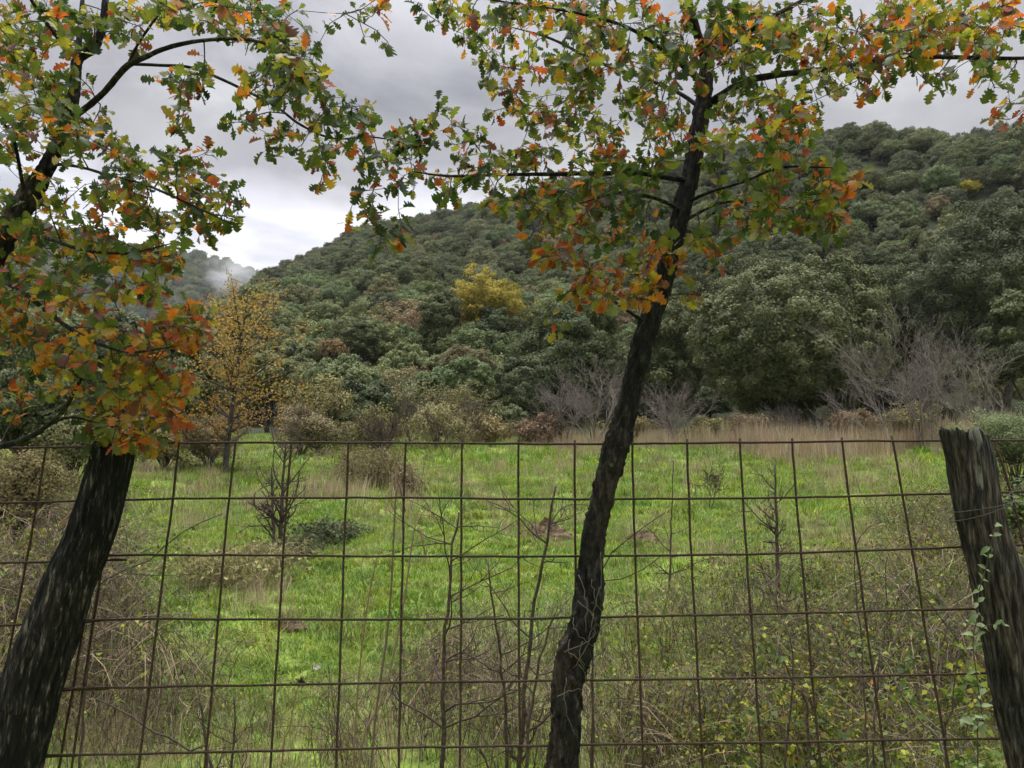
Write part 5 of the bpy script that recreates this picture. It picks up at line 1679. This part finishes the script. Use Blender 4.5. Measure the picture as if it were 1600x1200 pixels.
def climber():
    rs = np.random.RandomState(61)
    Y = 1.80
    line = [(1556, 822), (1548, 850), (1540, 890), (1528, 930), (1527, 965), (1520, 1000), (1524, 1040), (1530, 1085), (1535, 1130), (1528, 1200)]
    p = np.array([P(x, y, Y) for x, y in line])
    foot = p[-1].copy(); foot[2] = -0.03; foot[1] += .05
    base = foot.copy(); base[2] = 0
    root = empty('climbing_plant', base, 'thin climbing plant with small pale curled leaves growing up the grey right post', 'plant')
    L = smooth_line(np.vstack((p, foot)), 60) - base
    mb = MB(); lm = MB()
    tube(mb, L, np.linspace(.0009, .0026, 60), 5)
    B, Dd, Nn, Ln = [], [], [], []

    def leafpair(q, d):
        for s in (-1, 1):
            dr = unit(np.array((s * rs.uniform(.3, 1), -rs.uniform(-.3, .9), rs.uniform(-.7, .7))) + .3 * d)
            B.append(q); Dd.append(dr); Nn.append(unit(np.array((rs.normal() * .4, -.6, .8)))); Ln.append(rs.uniform(.011, .026))
    for j in range(0, 46, 1):
        if rs.rand() < .85:
            leafpair(L[j], unit(L[j] - L[j + 1]))
    for j, (dx, dz) in ((10, (.05, .03)), (18, (-.06, .02)), (22, (-.09, .01)), (26, (.07, .04)), (28, (-.10, -.01)), (31, (-.07, .04)), (33, (.06, .02)), (36, (-.12, .03))):
        e = L[j] + np.array((dx, -.03, dz))
        q = smooth_line([L[j], (L[j] + e) / 2 + np.array((0, 0, .012)), e], 6)
        tube(mb, q, np.linspace(.0013, .0007, 6), 4, cap=False)
        for k in (2, 4, 5):
            leafpair(q[k], unit(e - L[j]))
    B = np.array(B); Dd = np.array(Dd); Nn = np.array(Nn); Ln = np.array(Ln)
    xs = np.linspace(0, 1, 7); w = np.array((.03, .17, .25, .27, .23, .14, .01))
    for b, d, nv, l in zip(B, Dd, Nn, Ln):
        nv = unit(nv - d * nv.dot(d)); s = np.cross(nv, d); cu = rs.uniform(.1, 1.1); fo = rs.uniform(.2, .8)
        mid = np.array([b + (d * x - nv * cu * x * x) * l for x in xs])
        le = np.array([m_ + (s * ww + nv * ww * fo) * l for m_, ww in zip(mid, w)]); ri = np.array([m_ + (-s * ww + nv * ww * fo) * l for m_, ww in zip(mid, w)])
        i = np.arange(6)
        lm.add(np.concatenate((le, mid, ri)), np.concatenate((np.stack((7 + i, 8 + i, i + 1, i), -1), np.stack((14 + i, 15 + i, 8 + i, 7 + i), -1))), None, rs.rand())
    put('stem', mb.mesh('climber_stem', M['brown_twig']), root)
    put('foliage', lm.mesh('climber_foliage', M['pale_leaf']), root)


climber()


# ------------------------------------------------------------------ mist and haze
def volume_box(name, lo, hi, density, color, label=None):
    mb = MB()
    x0, y0, z0 = lo; x1, y1, z1 = hi
    v = [(x0, y0, z0), (x1, y0, z0), (x1, y1, z0), (x0, y1, z0), (x0, y0, z1), (x1, y0, z1), (x1, y1, z1), (x0, y1, z1)]
    mb.add(v, [(3, 2, 1, 0), (4, 5, 6, 7), (0, 1, 5, 4), (1, 2, 6, 5), (2, 3, 7, 6), (3, 0, 4, 7)])
    m = bpy.data.materials.new(name)
    m.use_nodes = True
    nt = m.node_tree; nt.nodes.clear()
    out = N(nt, 'ShaderNodeOutputMaterial'); pv = N(nt, 'ShaderNodeVolumePrincipled')
    pv.inputs['Color'].default_value = (*color, 1)
    pv.inputs['Density'].default_value = density
    nt.links.new(pv.outputs[0], out.inputs['Volume'])
    o = put(name, mb.mesh(name, m, smooth=False), kind='stuff')
    if label: o['label'] = label
    return o


def low_cloud():
    rs = np.random.RandomState(3)
    c = P(362, 428, 600)
    mb = MB()
    th = np.linspace(0, np.pi, 17)[:, None]; ph = (np.arange(28) * 2 * np.pi / 28)[None, :]
    v = np.stack((np.sin(th) * np.cos(ph) * 26, np.sin(th) * np.sin(ph) * 20, np.cos(th) * np.ones_like(ph) * 19), -1).reshape(-1, 3)
    a_ = (np.arange(16)[:, None] * 28 + np.arange(28)[None, :]); b_ = (np.arange(16)[:, None] * 28 + (np.arange(28)[None, :] + 1) % 28)
    mb.add(v, np.stack((a_, a_ + 28, b_ + 28, b_), -1).reshape(-1, 4))
    m = bpy.data.materials.new('low_cloud')
    m.use_nodes = True
    nt = m.node_tree; nt.nodes.clear()
    out = N(nt, 'ShaderNodeOutputMaterial'); pv = N(nt, 'ShaderNodeVolumePrincipled')
    pv.inputs['Color'].default_value = (0.97, 0.98, 1.0, 1)
    tc = N(nt, 'ShaderNodeTexCoord')
    mp = N(nt, 'ShaderNodeMapping'); mp.inputs['Scale'].default_value = (1 / 26, 1 / 20, 1 / 19)
    nt.links.new(tc.outputs['Object'], mp.inputs[0])
    ln = N(nt, 'ShaderNodeVectorMath', operation='LENGTH'); nt.links.new(mp.outputs[0], ln.inputs[0])
    nz = N(nt, 'ShaderNodeTexNoise'); nz.inputs['Scale'].default_value = 1.9; nz.inputs['Detail'].default_value = 3
    nt.links.new(mp.outputs[0], nz.inputs['Vector'])
    fall = mathn(nt, 'MAXIMUM', mathn(nt, 'SUBTRACT', 1.0, mathn(nt, 'POWER', ln.outputs['Value'], 1.4)), 0.0)
    tear = ramp(nt, [(0.36, 0.0), (0.66, 1.0)])
    nt.links.new(nz.outputs[0], tear.inputs[0])
    nt.links.new(mathn(nt, 'MULTIPLY', mathn(nt, 'MULTIPLY', fall, tear.outputs[0]), 0.05), pv.inputs['Density'])
    nt.links.new(pv.outputs[0], out.inputs['Volume'])
    put('low_cloud', mb.mesh('low_cloud', m), loc=c, label='small patch of pale mist in the gap between the hills', kind='stuff')


low_cloud()
HAZE = True
if HAZE:
    volume_box('haze', (-1010, -70, -3), (1010, 1210, 330), 0.00009, (0.92, 0.96, 1.0), 'thin pale haze filling the valley air')
